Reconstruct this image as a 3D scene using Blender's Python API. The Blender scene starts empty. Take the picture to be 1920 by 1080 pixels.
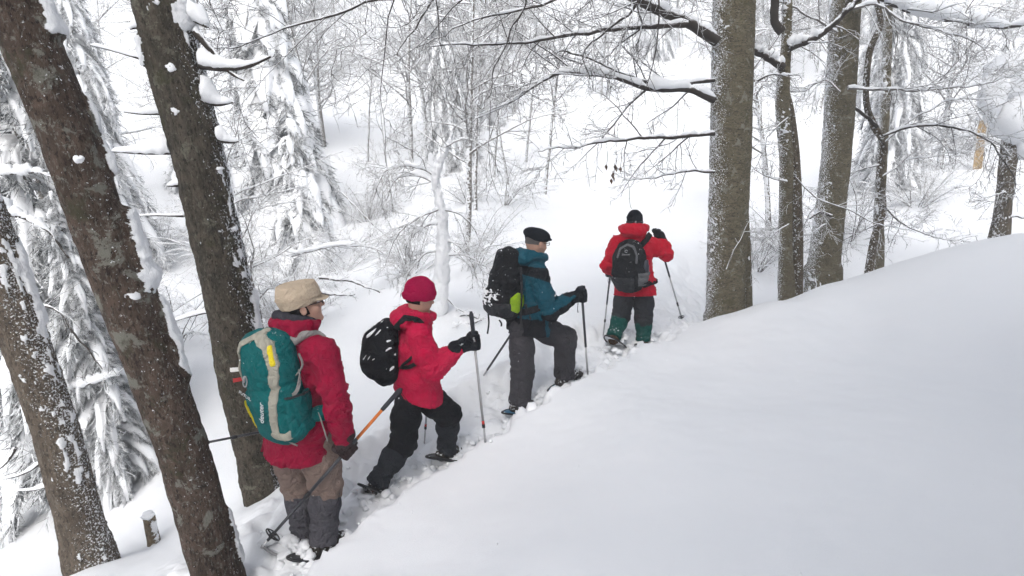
import bpy, math, random
import numpy as np
from mathutils import Vector, Matrix

# ------------------------------------------------------------------ camera
sc = bpy.context.scene
FPX = 1100.0                      # focal length in pixels of a 1920 px wide picture
PITCH = math.radians(14.0); ROLL = math.radians(2.6)
CAM = np.array([0.0, 0.0, 1.6])
_f = np.array([0, math.cos(PITCH), -math.sin(PITCH)]); _u = np.array([0, math.sin(PITCH), math.cos(PITCH)]); _r = np.array([1.0, 0, 0])
RGT = math.cos(ROLL)*_r - math.sin(ROLL)*_u
UPV = math.sin(ROLL)*_r + math.cos(ROLL)*_u
FWD = _f
cam_d = bpy.data.cameras.new("camera"); cam = bpy.data.objects.new("camera", cam_d)
sc.collection.objects.link(cam); sc.camera = cam
cam_d.sensor_width = 36.0; cam_d.lens = 36.0*FPX/1920.0; cam_d.clip_start = 0.05; cam_d.clip_end = 1000
cam.matrix_world = Matrix(((RGT[0], UPV[0], -FWD[0], CAM[0]), (RGT[1], UPV[1], -FWD[1], CAM[1]), (RGT[2], UPV[2], -FWD[2], CAM[2]), (0, 0, 0, 1)))

# ------------------------------------------------------------------ sky, sun, exposure
SUN_EL, SUN_AZ = 46.0, 184.0      # azimuth measured from +Y (view direction) towards +X
world = bpy.data.worlds.new("World"); sc.world = world; world.use_nodes = True
wn = world.node_tree.nodes; wl = world.node_tree.links
bg = wn["Background"]
sky = wn.new("ShaderNodeTexSky"); sky.sky_type = 'NISHITA'; sky.sun_disc = False
sky.sun_elevation = math.radians(SUN_EL); sky.sun_rotation = math.radians(SUN_AZ)
sky.air_density = 1.0; sky.dust_density = 4.0; sky.ozone_density = 1.0
hs = wn.new("ShaderNodeHueSaturation"); hs.inputs["Saturation"].default_value = 0.42   # overcast: nearly grey
wl.new(sky.outputs[0], hs.inputs["Color"]); wl.new(hs.outputs[0], bg.inputs["Color"])
bg.inputs["Strength"].default_value = 0.115
sun_d = bpy.data.lights.new("sun", 'SUN'); sun = bpy.data.objects.new("sun", sun_d); sc.collection.objects.link(sun)
sun_d.energy = 1.4; sun_d.angle = math.radians(50); sun_d.color = (1.0, 0.985, 0.96)
_e, _a = math.radians(SUN_EL), math.radians(SUN_AZ)
SUNV = Vector((math.cos(_e)*math.sin(_a), math.cos(_e)*math.cos(_a), math.sin(_e)))
sun.rotation_euler = SUNV.to_track_quat('Z', 'Y').to_euler(); sun.location = (-20, 10, 40)
sc.view_settings.view_transform = 'Standard'; sc.view_settings.look = 'None'
sc.view_settings.exposure = 0.76; sc.view_settings.gamma = 1.0
sc.cycles.max_bounces = 5; sc.cycles.diffuse_bounces = 2; sc.cycles.glossy_bounces = 2; sc.cycles.volume_bounces = 1
sc.cycles.transparent_max_bounces = 8
sc.cycles.use_adaptive_sampling = True; sc.cycles.adaptive_threshold = 0.06; sc.cycles.adaptive_min_samples = 16
HAZE = 0.0055

# ------------------------------------------------------------------ helpers
rng = np.random.default_rng(7); random.seed(7)
def at(px, py, d):
    """a point that a pixel of the photograph shows, at depth d metres along the view axis"""
    return CAM + d*(FWD + RGT*(px-960)/FPX + UPV*(540-py)/FPX)
def unit(v):
    v = np.asarray(v, float); return v/(np.linalg.norm(v)+1e-12)
def proj(p):
    q = np.asarray(p) - CAM; d = q@FWD
    return 960+FPX*(q@RGT)/d, 540-FPX*(q@UPV)/d, d

ORG = {}
def mesh_data(name, V, F, mats, smooth=True, midx=None):
    """F: list of int arrays (m,3) or (m,4)"""
    F = [np.asarray(f, dtype=np.int64) for f in (F if isinstance(F, list) else [F]) if len(f)]
    me = bpy.data.meshes.new(name)
    V = np.asarray(V, dtype=np.float32)
    me.vertices.add(len(V)); me.vertices.foreach_set("co", V.ravel())
    lv = np.concatenate([f.ravel() for f in F]) if F else np.zeros(0, int)
    lt = np.concatenate([np.full(len(f), f.shape[1]) for f in F]) if F else np.zeros(0, int)
    ls = np.concatenate([[0], np.cumsum(lt)[:-1]]) if len(lt) else lt
    me.loops.add(len(lv)); me.loops.foreach_set("vertex_index", lv.astype(np.int32))
    me.polygons.add(len(lt)); me.polygons.foreach_set("loop_start", ls.astype(np.int32)); me.polygons.foreach_set("loop_total", lt.astype(np.int32))
    for m in (mats if isinstance(mats, (list, tuple)) else [mats]): me.materials.append(m)
    if midx is not None: me.polygons.foreach_set("material_index", np.asarray(midx, dtype=np.int32))
    me.polygons.foreach_set("use_smooth", np.full(len(lt), bool(smooth)))
    me.update(calc_edges=True); me.validate()
    return me
def tag(o, label=None, cat=None, group=None, kind=None):
    if label: o["label"] = label
    if cat: o["category"] = cat
    if group: o["group"] = group
    if kind: o["kind"] = kind
    return o
def thing(name, loc, label, cat, group=None):
    o = bpy.data.objects.new(name, None); o.empty_display_size = 0.1; sc.collection.objects.link(o)
    o.location = tuple(float(c) for c in loc); ORG[o.name] = np.array(loc, float)
    return tag(o, label, cat, group)
def obj(name, V, F, mat, parent=None, loc=None, smooth=True, midx=None):
    """a mesh object from world coordinates; parented ones sit in their thing's frame"""
    if parent is not None:
        org = ORG[parent.name]
    else:
        org = np.array(loc, float) if loc is not None else np.zeros(3)
    me = mesh_data(name, np.asarray(V, float) - org, F, mat, smooth, midx)
    o = bpy.data.objects.new(name, me); sc.collection.objects.link(o)
    ORG[o.name] = org
    if parent is not None: o.parent = parent
    else: o.location = tuple(float(c) for c in org)
    return o
def copy_tree(o, parent=None):
    c = o.copy(); sc.collection.objects.link(c)
    if parent is not None: c.parent = parent
    for ch in o.children: copy_tree(ch, c)
    return c

class MB:
    def __init__(s): s.V = []; s.Q = []; s.T = []; s.n = 0
    def add(s, V, F):
        V = np.asarray(V, float); F = np.asarray(F, int)
        if len(F): (s.Q if F.shape[1] == 4 else s.T).append(F+s.n)
        s.V.append(V); s.n += len(V); return s
    def get(s):
        F = []
        if s.Q: F.append(np.concatenate(s.Q))
        if s.T: F.append(np.concatenate(s.T))
        return (np.concatenate(s.V) if s.V else np.zeros((0, 3))), F
    def build(s, name, mat, parent=None, loc=None, smooth=True):
        V, F = s.get(); return obj(name, V, F, mat, parent, loc, smooth)

def frames(P):
    """P (B,n,3) -> two normals (B,n,3)"""
    T = np.gradient(P, axis=1); T /= np.linalg.norm(T, axis=2, keepdims=True)+1e-12
    ref = np.where((np.abs(T.mean(1))[:, 2] > 0.75)[:, None], np.array([[1., 0, 0]]), np.array([[0, 0, 1.]]))[:, None, :]
    A = np.cross(T, np.broadcast_to(ref, T.shape)); A /= np.linalg.norm(A, axis=2, keepdims=True)+1e-12
    return A, np.cross(A, T)
def tubes(P, R, sides=5, cap=True):
    """many tubes at once: P (B,n,3), R (B,n) -> V, quads"""
    P = np.asarray(P, float); R = np.asarray(R, float)
    if P.ndim == 2: P = P[None]; R = np.broadcast_to(R, P.shape[1])[None] if np.ndim(R) < 2 else R
    B, n, _ = P.shape
    A, C = frames(P)
    th = np.arange(sides)/sides*2*math.pi
    V = P[:, :, None, :] + R[:, :, None, None]*(np.cos(th)[None, None, :, None]*A[:, :, None, :] + np.sin(th)[None, None, :, None]*C[:, :, None, :])
    idx = np.arange(B*n*sides).reshape(B, n, sides)
    a = idx[:, :-1, :]; b = np.roll(a, -1, axis=2); c = idx[:, 1:, :]; d = np.roll(c, -1, axis=2)
    Q = np.stack([a, c, d, b], -1).reshape(-1, 4)
    return V.reshape(-1, 3), Q
def resample(P, n):
    P = np.asarray(P, float); s = np.r_[0, np.cumsum(np.linalg.norm(np.diff(P, axis=0), axis=1))]
    t = np.linspace(0, s[-1], n); return np.stack([np.interp(t, s, P[:, k]) for k in range(3)], 1)
def smooth_path(P, n):
    """Catmull-Rom through points, n samples; extra columns (radii) ride along"""
    P = np.asarray(P, float); m = len(P)
    E = np.vstack([2*P[0]-P[1], P, 2*P[-1]-P[-2]]); out = []
    for t in np.linspace(0, m-1-1e-6, n):
        i = int(t); u = t-i; a, b, c, d = E[i:i+4]
        out.append(0.5*((2*b)+(-a+c)*u+(2*a-5*b+4*c-d)*u*u+(-a+3*b-3*c+d)*u**3))
    return np.array(out)

def _hash(i, j, k=0, s=0):
    h = (i.astype(np.int64)*374761393 + j.astype(np.int64)*668265263 + np.int64(k)*2147483647 % 1000003 + s*1274126177) & 0x7fffffff
    h = ((h ^ (h >> 13))*1274126177) & 0x7fffffff
    return ((h ^ (h >> 16)) & 0xffff)/65535.0
def noise2(x, y, s=0):
    i = np.floor(x); j = np.floor(y); u = x-i; v = y-j; u = u*u*u*(u*(u*6-15)+10); v = v*v*v*(v*(v*6-15)+10)
    return ((_hash(i, j, 0, s)*(1-u)+_hash(i+1, j, 0, s)*u)*(1-v) + (_hash(i, j+1, 0, s)*(1-u)+_hash(i+1, j+1, 0, s)*u)*v)*2-1
def wob(P, freq, seed=0):
    """cheap smooth 3-D noise in about -1..1 from warped sines"""
    r = np.random.default_rng(seed); out = 0; P = np.asarray(P, np.float32)
    for i in range(3):
        k = (r.normal(size=3)*freq).astype(np.float32); k2 = (r.normal(size=3)*freq*0.7).astype(np.float32)
        out = out + np.sin(P@k + np.float32(r.uniform(0, 6.3)) + np.float32(1.3)*np.sin(P@k2 + np.float32(r.uniform(0, 6.3))))
    return out/np.float32(2.2)

def noise3(P, s=0):
    """value noise, -1..1"""
    I = np.floor(P).astype(np.int64); u = P-I; u = u*u*(3-2*u); out = 0
    for a in (0, 1):
        for b in (0, 1):
            for c in (0, 1):
                h = ((I[:, 0]+a)*374761393+(I[:, 1]+b)*668265263+(I[:, 2]+c)*1442695041+s*974634777) & 0x7fffffff
                h = ((h ^ (h >> 13))*1274126177) & 0x7fffffff; v = ((h ^ (h >> 16)) & 0xffff)/32767.5-1
                out = out+v*(u[:, 0] if a else 1-u[:, 0])*(u[:, 1] if b else 1-u[:, 1])*(u[:, 2] if c else 1-u[:, 2])
    return out
def fbm3(P, f, o=4, s=0, g=0.55):
    out = 0; a = 1; t = 0
    for k in range(o): out = out+a*noise3(P*f*2.03**k+17.3*k, s+k); t += a; a *= g
    return out/t*1.5

# ------------------------------------------------------------------ implicit surfaces
def surface_nets(D, lo, h):
    lo = np.asarray(lo, float); n = np.array(D.shape)
    S = D < 0
    c = [(i, j, k) for i in (0, 1) for j in (0, 1) for k in (0, 1)]
    sl = lambda A, o: A[o[0]:n[0]-1+o[0], o[1]:n[1]-1+o[1], o[2]:n[2]-1+o[2]]
    cnt = sum(sl(S, o).astype(np.int8) for o in c)
    act = (cnt > 0) & (cnt < 8)
    I = np.argwhere(act)
    if len(I) == 0: return np.zeros((0, 3)), np.zeros((0, 4), int)
    idx = -np.ones(act.shape, int); idx[act] = np.arange(len(I))
    acc = np.zeros((len(I), 3)); w = np.zeros(len(I))
    for a in c:
        for b in c:
            if sum(b)-sum(a) == 1 and all(y >= x for x, y in zip(a, b)):
                da = D[I[:, 0]+a[0], I[:, 1]+a[1], I[:, 2]+a[2]]; db = D[I[:, 0]+b[0], I[:, 1]+b[1], I[:, 2]+b[2]]
                m = (da < 0) != (db < 0)
                t = np.where(m, da/np.where(m, da-db, 1), 0)
                acc += m[:, None]*(np.array(a)+t[:, None]*(np.array(b)-np.array(a))); w += m
    V = lo + h*(I + acc/w[:, None])
    Q = []
    for k in range(3):
        o = [0, 0, 0]; o[k] = 1
        A = S[:n[0]-o[0], :n[1]-o[1], :n[2]-o[2]]; B = S[o[0]:, o[1]:, o[2]:]
        E = np.argwhere(A != B)
        u, v = [(1, 2), (2, 0), (0, 1)][k]
        ok = (E[:, u] > 0) & (E[:, v] > 0) & (E[:, u] < n[u]-1) & (E[:, v] < n[v]-1)
        E = E[ok]
        if not len(E): continue
        def cell(du, dv):
            e = E.copy(); e[:, u] -= du; e[:, v] -= dv; return idx[e[:, 0], e[:, 1], e[:, 2]]
        q = np.stack([cell(1, 1), cell(0, 1), cell(0, 0), cell(1, 0)], 1)
        flip = ~A[E[:, 0], E[:, 1], E[:, 2]]
        q[flip] = q[flip][:, ::-1]
        Q.append(q)
    return V, np.concatenate(Q)
def smin(a, b, k):
    h = np.maximum(k-np.abs(a-b), 0)/k; return np.minimum(a, b)-h*h*k*0.25
def s_cone(p, a, b, ra, rb):
    a = np.asarray(a, np.float32); ba = np.asarray(b, np.float32)-a
    t = np.clip(((p-a)@ba)/(ba@ba+1e-9), 0, 1)
    return np.linalg.norm(p-a-t[:, None]*ba, axis=1)-(ra+(rb-ra)*t)
def s_chain(p, pts, rr, k=0.03):
    d = None
    for i in range(len(pts)-1):
        e = s_cone(p, pts[i], pts[i+1], rr[i], rr[i+1]); d = e if d is None else smin(d, e, k)
    return d
def s_ell(p, c, M, r):
    """ellipsoid: centre c, rows of M are its axes, radii r"""
    q = (p-np.asarray(c, np.float32))@np.asarray(M, np.float32).T; r = np.asarray(r, np.float32)
    k0 = np.linalg.norm(q/r, axis=1); k1 = np.linalg.norm(q/(r*r), axis=1)+1e-9
    return k0*(k0-1)/k1
def s_box(p, c, M, r, rad):
    q = np.abs((p-np.asarray(c, np.float32))@np.asarray(M, np.float32).T)-(np.asarray(r, np.float32)-rad)
    return np.linalg.norm(np.maximum(q, 0), axis=1)+np.minimum(q.max(1), 0)-rad
def s_eltube(p, pts, side, ws, ds):
    """a spine with elliptic cross-sections: half widths ws along side, ds across"""
    best = None
    for i in range(len(pts)-1):
        a = np.asarray(pts[i], np.float32); b = np.asarray(pts[i+1], np.float32); ba = b-a; L = np.linalg.norm(ba); ax = ba/L
        s = np.asarray(side, np.float32); s = s-ax*(s@ax); s /= np.linalg.norm(s); f = np.cross(ax, s)
        t = np.clip(((p-a)@ax)/L, 0, 1); v = p-a-t[:, None]*ba
        w = ws[i]+(ws[i+1]-ws[i])*t; dd = ds[i]+(ds[i+1]-ds[i])*t; m = np.minimum(w, dd)
        q = np.sqrt(((v@s)/w)**2+((v@f)/dd)**2+((v@ax)/m)**2)
        e = (q-1)*m
        best = e if best is None else smin(best, e, 0.05)
    return best
def s_plane(p, o, n):
    return (p-np.asarray(o, np.float32))@unit(n).astype(np.float32)
def s_poly(p, pts, rad):
    return s_chain(p, pts, [rad]*len(pts), 0.001)

# ------------------------------------------------------------------ materials
MATS = {}
def nmat(name):
    m = bpy.data.materials.new(name); m.use_nodes = True; nt = m.node_tree
    return m, nt, nt.nodes["Principled BSDF"]
def N(nt, typ, **kw):
    n = nt.nodes.new(typ)
    for k, v in kw.items():
        if k in n.inputs: n.inputs[k].default_value = v
        else: setattr(n, k, v)
    return n
def noise_n(nt, scale, detail=4, rough=0.55, vec=None, dist=0.0):
    n = N(nt, "ShaderNodeTexNoise"); n.inputs["Scale"].default_value = scale; n.inputs["Detail"].default_value = detail
    n.inputs["Roughness"].default_value = rough; n.inputs["Distortion"].default_value = dist
    if vec is not None: nt.links.new(vec, n.inputs["Vector"])
    return n.outputs[0]
def ramp(nt, inp, a, b, ca=(0, 0, 0, 1), cb=(1, 1, 1, 1)):
    r = N(nt, "ShaderNodeValToRGB"); e = r.color_ramp.elements
    e[0].position = a; e[1].position = b; e[0].color = ca; e[1].color = cb
    nt.links.new(inp, r.inputs[0]); return r.outputs[0]
def mix(nt, fac, a, b):
    m = N(nt, "ShaderNodeMix", data_type='RGBA')
    if hasattr(fac, "is_linked") or hasattr(fac, "links"): nt.links.new(fac, m.inputs[0])
    else: m.inputs[0].default_value = fac
    for s, v in ((m.inputs[6], a), (m.inputs[7], b)):
        if isinstance(v, tuple): s.default_value = v if len(v) == 4 else (*v, 1)
        else: nt.links.new(v, s)
    return m.outputs[2]
def math_n(nt, op, a, b=None):
    m = N(nt, "ShaderNodeMath", operation=op)
    for i, v in enumerate((a, b)):
        if v is None: continue
        if isinstance(v, (int, float)): m.inputs[i].default_value = v
        else: nt.links.new(v, m.inputs[i])
    return m.outputs[0]
def bump(nt, bs, h, strength=0.3, dist=0.01):
    b = N(nt, "ShaderNodeBump"); b.inputs["Strength"].default_value = strength; b.inputs["Distance"].default_value = dist
    nt.links.new(h, b.inputs["Height"]); nt.links.new(b.outputs[0], bs.inputs["Normal"]); return b
def objco(nt, scale=None):
    t = N(nt, "ShaderNodeTexCoord")
    if scale is None: return t.outputs["Object"]
    m = N(nt, "ShaderNodeMapping"); m.inputs["Scale"].default_value = scale; nt.links.new(t.outputs["Object"], m.inputs[0]); return m.outputs[0]
SNOWC = (0.86, 0.875, 0.90)
def snow_mat(name, fine=60, strength=0.25):
    m, nt, b = nmat(name); co = objco(nt)
    n1 = noise_n(nt, fine, 5, 0.6, co)
    c = mix(nt, noise_n(nt, 3, 3, 0.5, co), (0.84, 0.86, 0.885, 1), (0.88, 0.89, 0.91, 1))
    nt.links.new(c, b.inputs["Base Color"]); b.inputs["Roughness"].default_value = 0.75
    b.inputs["Specular IOR Level"].default_value = 0.25
    bump(nt, b, n1, strength, 0.01); MATS[name] = m; return m
def dot_normal(nt, d):
    g = N(nt, "ShaderNodeNewGeometry"); v = N(nt, "ShaderNodeVectorMath", operation='DOT_PRODUCT')
    nt.links.new(g.outputs["Normal"], v.inputs[0]); v.inputs[1].default_value = tuple(unit(d)); return v.outputs["Value"]
def bark(name, c1, c2, lichen=(0.25, 0.25, 0.2), lich=0.58, wind=(1, -0.3, 0.3), wamt=0.25, thr=0.66, fleck=26, moss=None, stretch=(1, 1, 0.45), bstr=0.6, attr=False):
    m, nt, b = nmat(name); co = objco(nt); cs = objco(nt, stretch)
    base = mix(nt, ramp(nt, noise_n(nt, 16, 7, 0.7, cs, 0.5), 0.40, 0.60), (*c1, 1), (*c2, 1))
    off = N(nt, "ShaderNodeMapping"); off.inputs["Location"].default_value = (3.1, 7.7, 1.3); nt.links.new(cs, off.inputs[0]); cs2 = off.outputs[0]
    base = mix(nt, math_n(nt, 'MULTIPLY', ramp(nt, noise_n(nt, 62, 4, 0.7, cs), 0.53, 0.62), 0.85), base, (c1[0]*0.25, c1[1]*0.25, c1[2]*0.25, 1))
    base = mix(nt, math_n(nt, 'MULTIPLY', ramp(nt, noise_n(nt, 80, 4, 0.7, cs2), 0.56, 0.64), 0.6), base, (*lichen, 1))
    lf = ramp(nt, noise_n(nt, 8, 9, 0.72, co, 0.3), lich, lich+0.03)
    base = mix(nt, math_n(nt, 'MULTIPLY', lf, 0.8), base, (*lichen, 1))
    if moss: base = mix(nt, math_n(nt, 'MULTIPLY', ramp(nt, noise_n(nt, 5, 9, 0.75, co, 0.4), 0.56, 0.64), 0.8), base, (*moss, 1))
    sf = math_n(nt, 'ADD', noise_n(nt, fleck, 5, 0.6, co), math_n(nt, 'MULTIPLY', dot_normal(nt, wind), wamt))
    big = math_n(nt, 'MULTIPLY', noise_n(nt, 2.6, 2, 0.5, co), 0.22)
    sfac = ramp(nt, math_n(nt, 'ADD', sf, big), thr+0.08, thr+0.13)
    if attr:
        at_ = N(nt, "ShaderNodeAttribute"); at_.attribute_name = "snow"
        fine = sfac
        sfac = ramp(nt, math_n(nt, 'ADD', at_.outputs["Fac"], math_n(nt, 'MULTIPLY', math_n(nt, 'SUBTRACT', noise_n(nt, 70, 4, 0.65, co), 0.5), 0.9)), 0.45, 0.62)
        sfac = math_n(nt, 'MAXIMUM', sfac, fine)
    col = mix(nt, sfac, base, (*SNOWC, 1))
    nt.links.new(col, b.inputs["Base Color"]); b.inputs["Roughness"].default_value = 0.9; b.inputs["Specular IOR Level"].default_value = 0.15
    h = math_n(nt, 'ADD', noise_n(nt, 30, 6, 0.7, cs), math_n(nt, 'MULTIPLY', sfac, 0.7))
    bump(nt, b, h, min(1, bstr*1.5), 0.03); MATS[name] = m; return m
def twig_mat(name, dark, lo, hi):
    """bark with snow lying on whatever faces up"""
    m, nt, b = nmat(name); co = objco(nt)
    f = math_n(nt, 'ADD', dot_normal(nt, (0, 0, 1)), math_n(nt, 'MULTIPLY', math_n(nt, 'SUBTRACT', noise_n(nt, 9, 3, 0.6, co), 0.5), 1.6))
    c = mix(nt, ramp(nt, f, lo, hi), (*dark, 1), (*SNOWC, 1))
    nt.links.new(c, b.inputs["Base Color"]); b.inputs["Roughness"].default_value = 0.85; b.inputs["Specular IOR Level"].default_value = 0.15
    MATS[name] = m; return m
def cloth(name, c, rough=0.75, var=0.25, bstr=0.25, scale=18, spec=0.3, snow=0.0):
    spec *= 0.3; rough = min(1, rough+0.12)
    m, nt, b = nmat(name); co = objco(nt)
    d = tuple(x*(1-var) for x in c)
    col = mix(nt, ramp(nt, noise_n(nt, 7, 5, 0.6, co), 0.3, 0.7), (*d, 1), (*c, 1))
    if snow:
        sf = math_n(nt, 'ADD', noise_n(nt, 45, 4, 0.6, co), math_n(nt, 'MULTIPLY', dot_normal(nt, (0, -0.1, 1)), 0.12))
        col = mix(nt, ramp(nt, sf, snow, snow+0.05), col, (*SNOWC, 1))
    nt.links.new(col, b.inputs["Base Color"]); b.inputs["Roughness"].default_value = rough; b.inputs["Specular IOR Level"].default_value = spec
    rid = math_n(nt, 'ABSOLUTE', math_n(nt, 'SUBTRACT', noise_n(nt, scale*0.55, 3, 0.5, co, 1.2), 0.5)); rid = ramp(nt, rid, 0.0, 0.11)
    rid2 = math_n(nt, 'ABSOLUTE', math_n(nt, 'SUBTRACT', noise_n(nt, scale*1.5, 2, 0.5, co, 0.8), 0.5)); rid2 = ramp(nt, rid2, 0.0, 0.12)
    h = math_n(nt, 'ADD', math_n(nt, 'ADD', rid, math_n(nt, 'MULTIPLY', rid2, 0.45)), math_n(nt, 'MULTIPLY', noise_n(nt, 300, 2, 0.5, co), 0.22))
    bump(nt, b, h, min(1.0, bstr*2.2), 0.012); MATS[name] = m; return m
def plain(name, c, rough=0.5, metal=0.0, spec=0.4):
    m, nt, b = nmat(name); co = objco(nt)
    col = mix(nt, noise_n(nt, 25, 4, 0.6, co), tuple(x*0.8 for x in c)+(1,), tuple(min(1, x*1.15) for x in c)+(1,))
    nt.links.new(col, b.inputs["Base Color"]); b.inputs["Roughness"].default_value = rough; b.inputs["Metallic"].default_value = metal
    b.inputs["Specular IOR Level"].default_value = spec; MATS[name] = m; return m

snow_mat("snow_ground", 120, 0.22); snow_mat("snow_lump", 30, 0.45)
# ------------------------------------------------------------------ the snow-covered ground
TRAIL = np.array([at(430, 1150, 3.35), at(560, 1058, 3.62), at(625, 1012, 3.88), at(705, 930, 4.38), at(775, 893, 4.6), at(840, 858, 4.8), at(975, 770, 5.35), at(1065, 714, 5.75),
                  at(1110, 682, 6.3), at(1150, 662, 6.8), at(1205, 640, 7.05), at(1285, 598, 8.0), at(1330, 560, 9.3), at(1345, 500, 11.5)])
_cp = [(1920,1080,2.3),(1400,1080,2.4),(960,1080,2.75),(740,1080,3.1),(1920,800,3.6),(1500,800,3.9),(1200,800,4.2),(1010,850,4.25),(850,950,3.75),
       (1920,600,5.8),(1600,600,6.3),(1400,650,6.0),(1250,700,5.6),(1920,434,8.2),(1800,458,8.0),(1700,484,7.8),(1545,528,7.5),(1450,566,7.1),(1360,606,6.85),(1280,640,6.5),
       (500,945,4.6),(170,1070,4.4),(285,1022,5.2),(20,900,7),(350,900,5.8),(430,700,7.7),(700,700,7.8),(600,600,10.6),(900,610,8.3),
       (820,600,8.7),(1000,480,12.2),(900,380,18),(1020,355,21),(1120,280,26),(1250,200,34),(1300,120,42),(1280,520,10.5),(1320,400,15),(1320,300,22),
       (580,480,19),(640,300,30),(700,200,40),(300,600,11.6),(100,700,9.6),(1500,400,17),(1650,420,14),(1830,325,17),(1750,370,16),(1900,250,26),
       (200,100,45),(600,60,55),(1000,50,55),(1400,40,55),(1800,60,55),(-200,400,20),(-400,100,45),(2200,300,18),(2300,100,45)]
CP = [at(*c) for c in _cp]
for _c, _z in (((1900, 434, 10.6), 0.55), ((1700, 484, 10.0), 0.5), ((1545, 528, 9.0), 0.36), ((1420, 580, 8.2), 0.24), ((1360, 600, 7.7), 0.12), ((1800, 458, 9.6), 0.45)): CP.append(at(*_c)-np.array([0, 0, _z]))   # the ground drops behind the crest of the bank
for t in TRAIL[:9]: CP.append(t+np.array([-0.15, 0.15, 0.22]))
CP += [np.array(c, float) for c in [(0,0,-0.02),(3,0,0.15),(8,0,0.5),(14,0,1.2),(-1.5,0,-0.7),(-4,0,-1.9),(-9,0,-3.0),(0,-6,0.4),(8,-6,1.6),(-8,-6,-2.5),(0,-15,1.5),(-25,0,-5),(30,0,4),(0,-40,3),
       (-60,90,24),(0,110,28),(60,90,22),(0,160,42),(-110,120,30),(110,120,30),(-90,20,0),(90,20,9)]]
CP = np.array(CP)
def warp(xy):
    r = np.linalg.norm(xy, axis=1, keepdims=True)+1e-9
    return xy*(np.arcsinh(r/3.0)*3.0/r)
def _U(a, b):
    d2 = ((a[:, None, :]-b[None, :, :])**2).sum(-1); return 0.5*d2*np.log(d2+1e-12)
_w = warp(CP[:, :2]); _n = len(CP)
_K = _U(_w, _w)+np.eye(_n)*0.02; _Pm = np.c_[np.ones(_n), _w]
_sol = np.linalg.solve(np.block([[_K, _Pm], [_Pm.T, np.zeros((3, 3))]]), np.r_[CP[:, 2], np.zeros(3)])
def base_h(xy):
    out = np.empty(len(xy))
    for s in range(0, len(xy), 20000):
        w = warp(xy[s:s+20000]); out[s:s+20000] = _U(w, _w)@_sol[:_n]+_sol[_n]+w@_sol[_n+1:]
    return out
_tr = smooth_path(TRAIL, 90)
WELLS = []      # (x, y, radius, height): snow drifted against the trunks
for _px, _py, _d, _r, _h in ((1360, 612, 7.35, 0.26, 0.05), (1400, 575, 7.8, 0.1, 0.05), (1475, 560, 8.2, 0.12, 0.06), (1541, 528, 8.9, 0.26, 0.06), (1645, 478, 10.5, 0.14, 0.06), (1630, 500, 9.2, 0.1, 0.05), (1874, 444, 10.3, 0.2, 0.08),
                             (172, 1058, 4.55, 0.19, 0.05), (500, 945, 4.7, 0.18, 0.07), (424, 1130, 3.45, 0.17, 0.05), (1385, 618, 6.95, 0.22, 0.07), (1520, 548, 8.4, 0.25, 0.05), (818, 640, 8.7, 0.3, 0.12)):
    _q = at(_px, _py, _d); WELLS.append((_q[0], _q[1], _r, _h))
def ground_h(x, y):
    xy = np.stack([np.ravel(x), np.ravel(y)], 1).astype(float)
    z = base_h(xy); r = np.linalg.norm(xy, axis=1)
    z += 0.05*noise2(xy[:, 0]*0.55+3, xy[:, 1]*0.55, 1)*np.clip((r-4)/5, 0.15, 1) + 0.22*noise2(xy[:, 0]*0.2, xy[:, 1]*0.2, 2)*np.clip((r-9)/14, 0, 1)
    z += 0.010*noise2(xy[:, 0]*1.9+5, xy[:, 1]*1.9, 21)+0.004*noise2(xy[:, 0]*5.2, xy[:, 1]*5.2, 22)+0.0016*noise2(xy[:, 0]*14, xy[:, 1]*14, 23)
    z += 0.03*noise2(xy[:, 0]*1.7, xy[:, 1]*1.7, 3)*np.clip((r-6)/10, 0.0, 1)
    d = np.full(len(xy), 1e9); tz = np.zeros(len(xy)); side = np.zeros(len(xy))
    near = np.where((r < 16))[0]; q = xy[near]
    bd = np.full(len(near), 1e9); bz = np.zeros(len(near)); bs = np.zeros(len(near))
    for i in range(len(_tr)-1 if len(near) else 0):
        a = _tr[i, :2]; ba = _tr[i+1, :2]-a; t = np.clip(((q-a)@ba)/(ba@ba), 0, 1); v = q-a-t[:, None]*ba
        dd = np.linalg.norm(v, axis=1); m = dd < bd
        bd[m] = dd[m]; bz[m] = (_tr[i, 2]+(_tr[i+1, 2]-_tr[i, 2])*t)[m]; bs[m] = (ba[0]*v[:, 1]-ba[1]*v[:, 0])[m]
    d[near] = bd; tz[near] = bz; side[near] = bs
    bank = side < 0                                     # uphill side: a sharper edge
    edge = np.where(bank, 0.30, 0.36)+0.05*noise2(xy[:, 0]*4, xy[:, 1]*4, 5)+0.05*noise2(xy[:, 0]*9, xy[:, 1]*9, 25)+0.02*noise2(xy[:, 0]*21, xy[:, 1]*21, 26)
    soft = np.where(bank, 0.10, 0.34)
    k = np.clip((edge+soft-d)/soft, 0, 1); k = k*k*(3-2*k)
    floor = tz-0.03
    z = z*(1-k)+np.minimum(z, floor)*k
    ch = np.clip((1.0-d)/0.5, 0, 1)*np.where(bank, np.clip((0.42-d)/0.1, 0, 1), 1)
    if ch.max() > 0:
        n = np.abs(noise2(xy[:, 0]*4.2, xy[:, 1]*4.2, 6))*0.10+np.abs(noise2(xy[:, 0]*11, xy[:, 1]*11, 7))*0.055+np.abs(noise2(xy[:, 0]*24, xy[:, 1]*24, 8))*0.022
        z += ch*(n-0.055)
    for wx, wy, wr, up in WELLS:
        dd = np.hypot(xy[:, 0]-wx, xy[:, 1]-wy); z += up*np.exp(-np.maximum(dd-wr, 0)**2/(2*(wr*0.9)**2))
    return z.reshape(np.shape(x))
def gz(x, y): return float(ground_h(np.array([x]), np.array([y]))[0])
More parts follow.
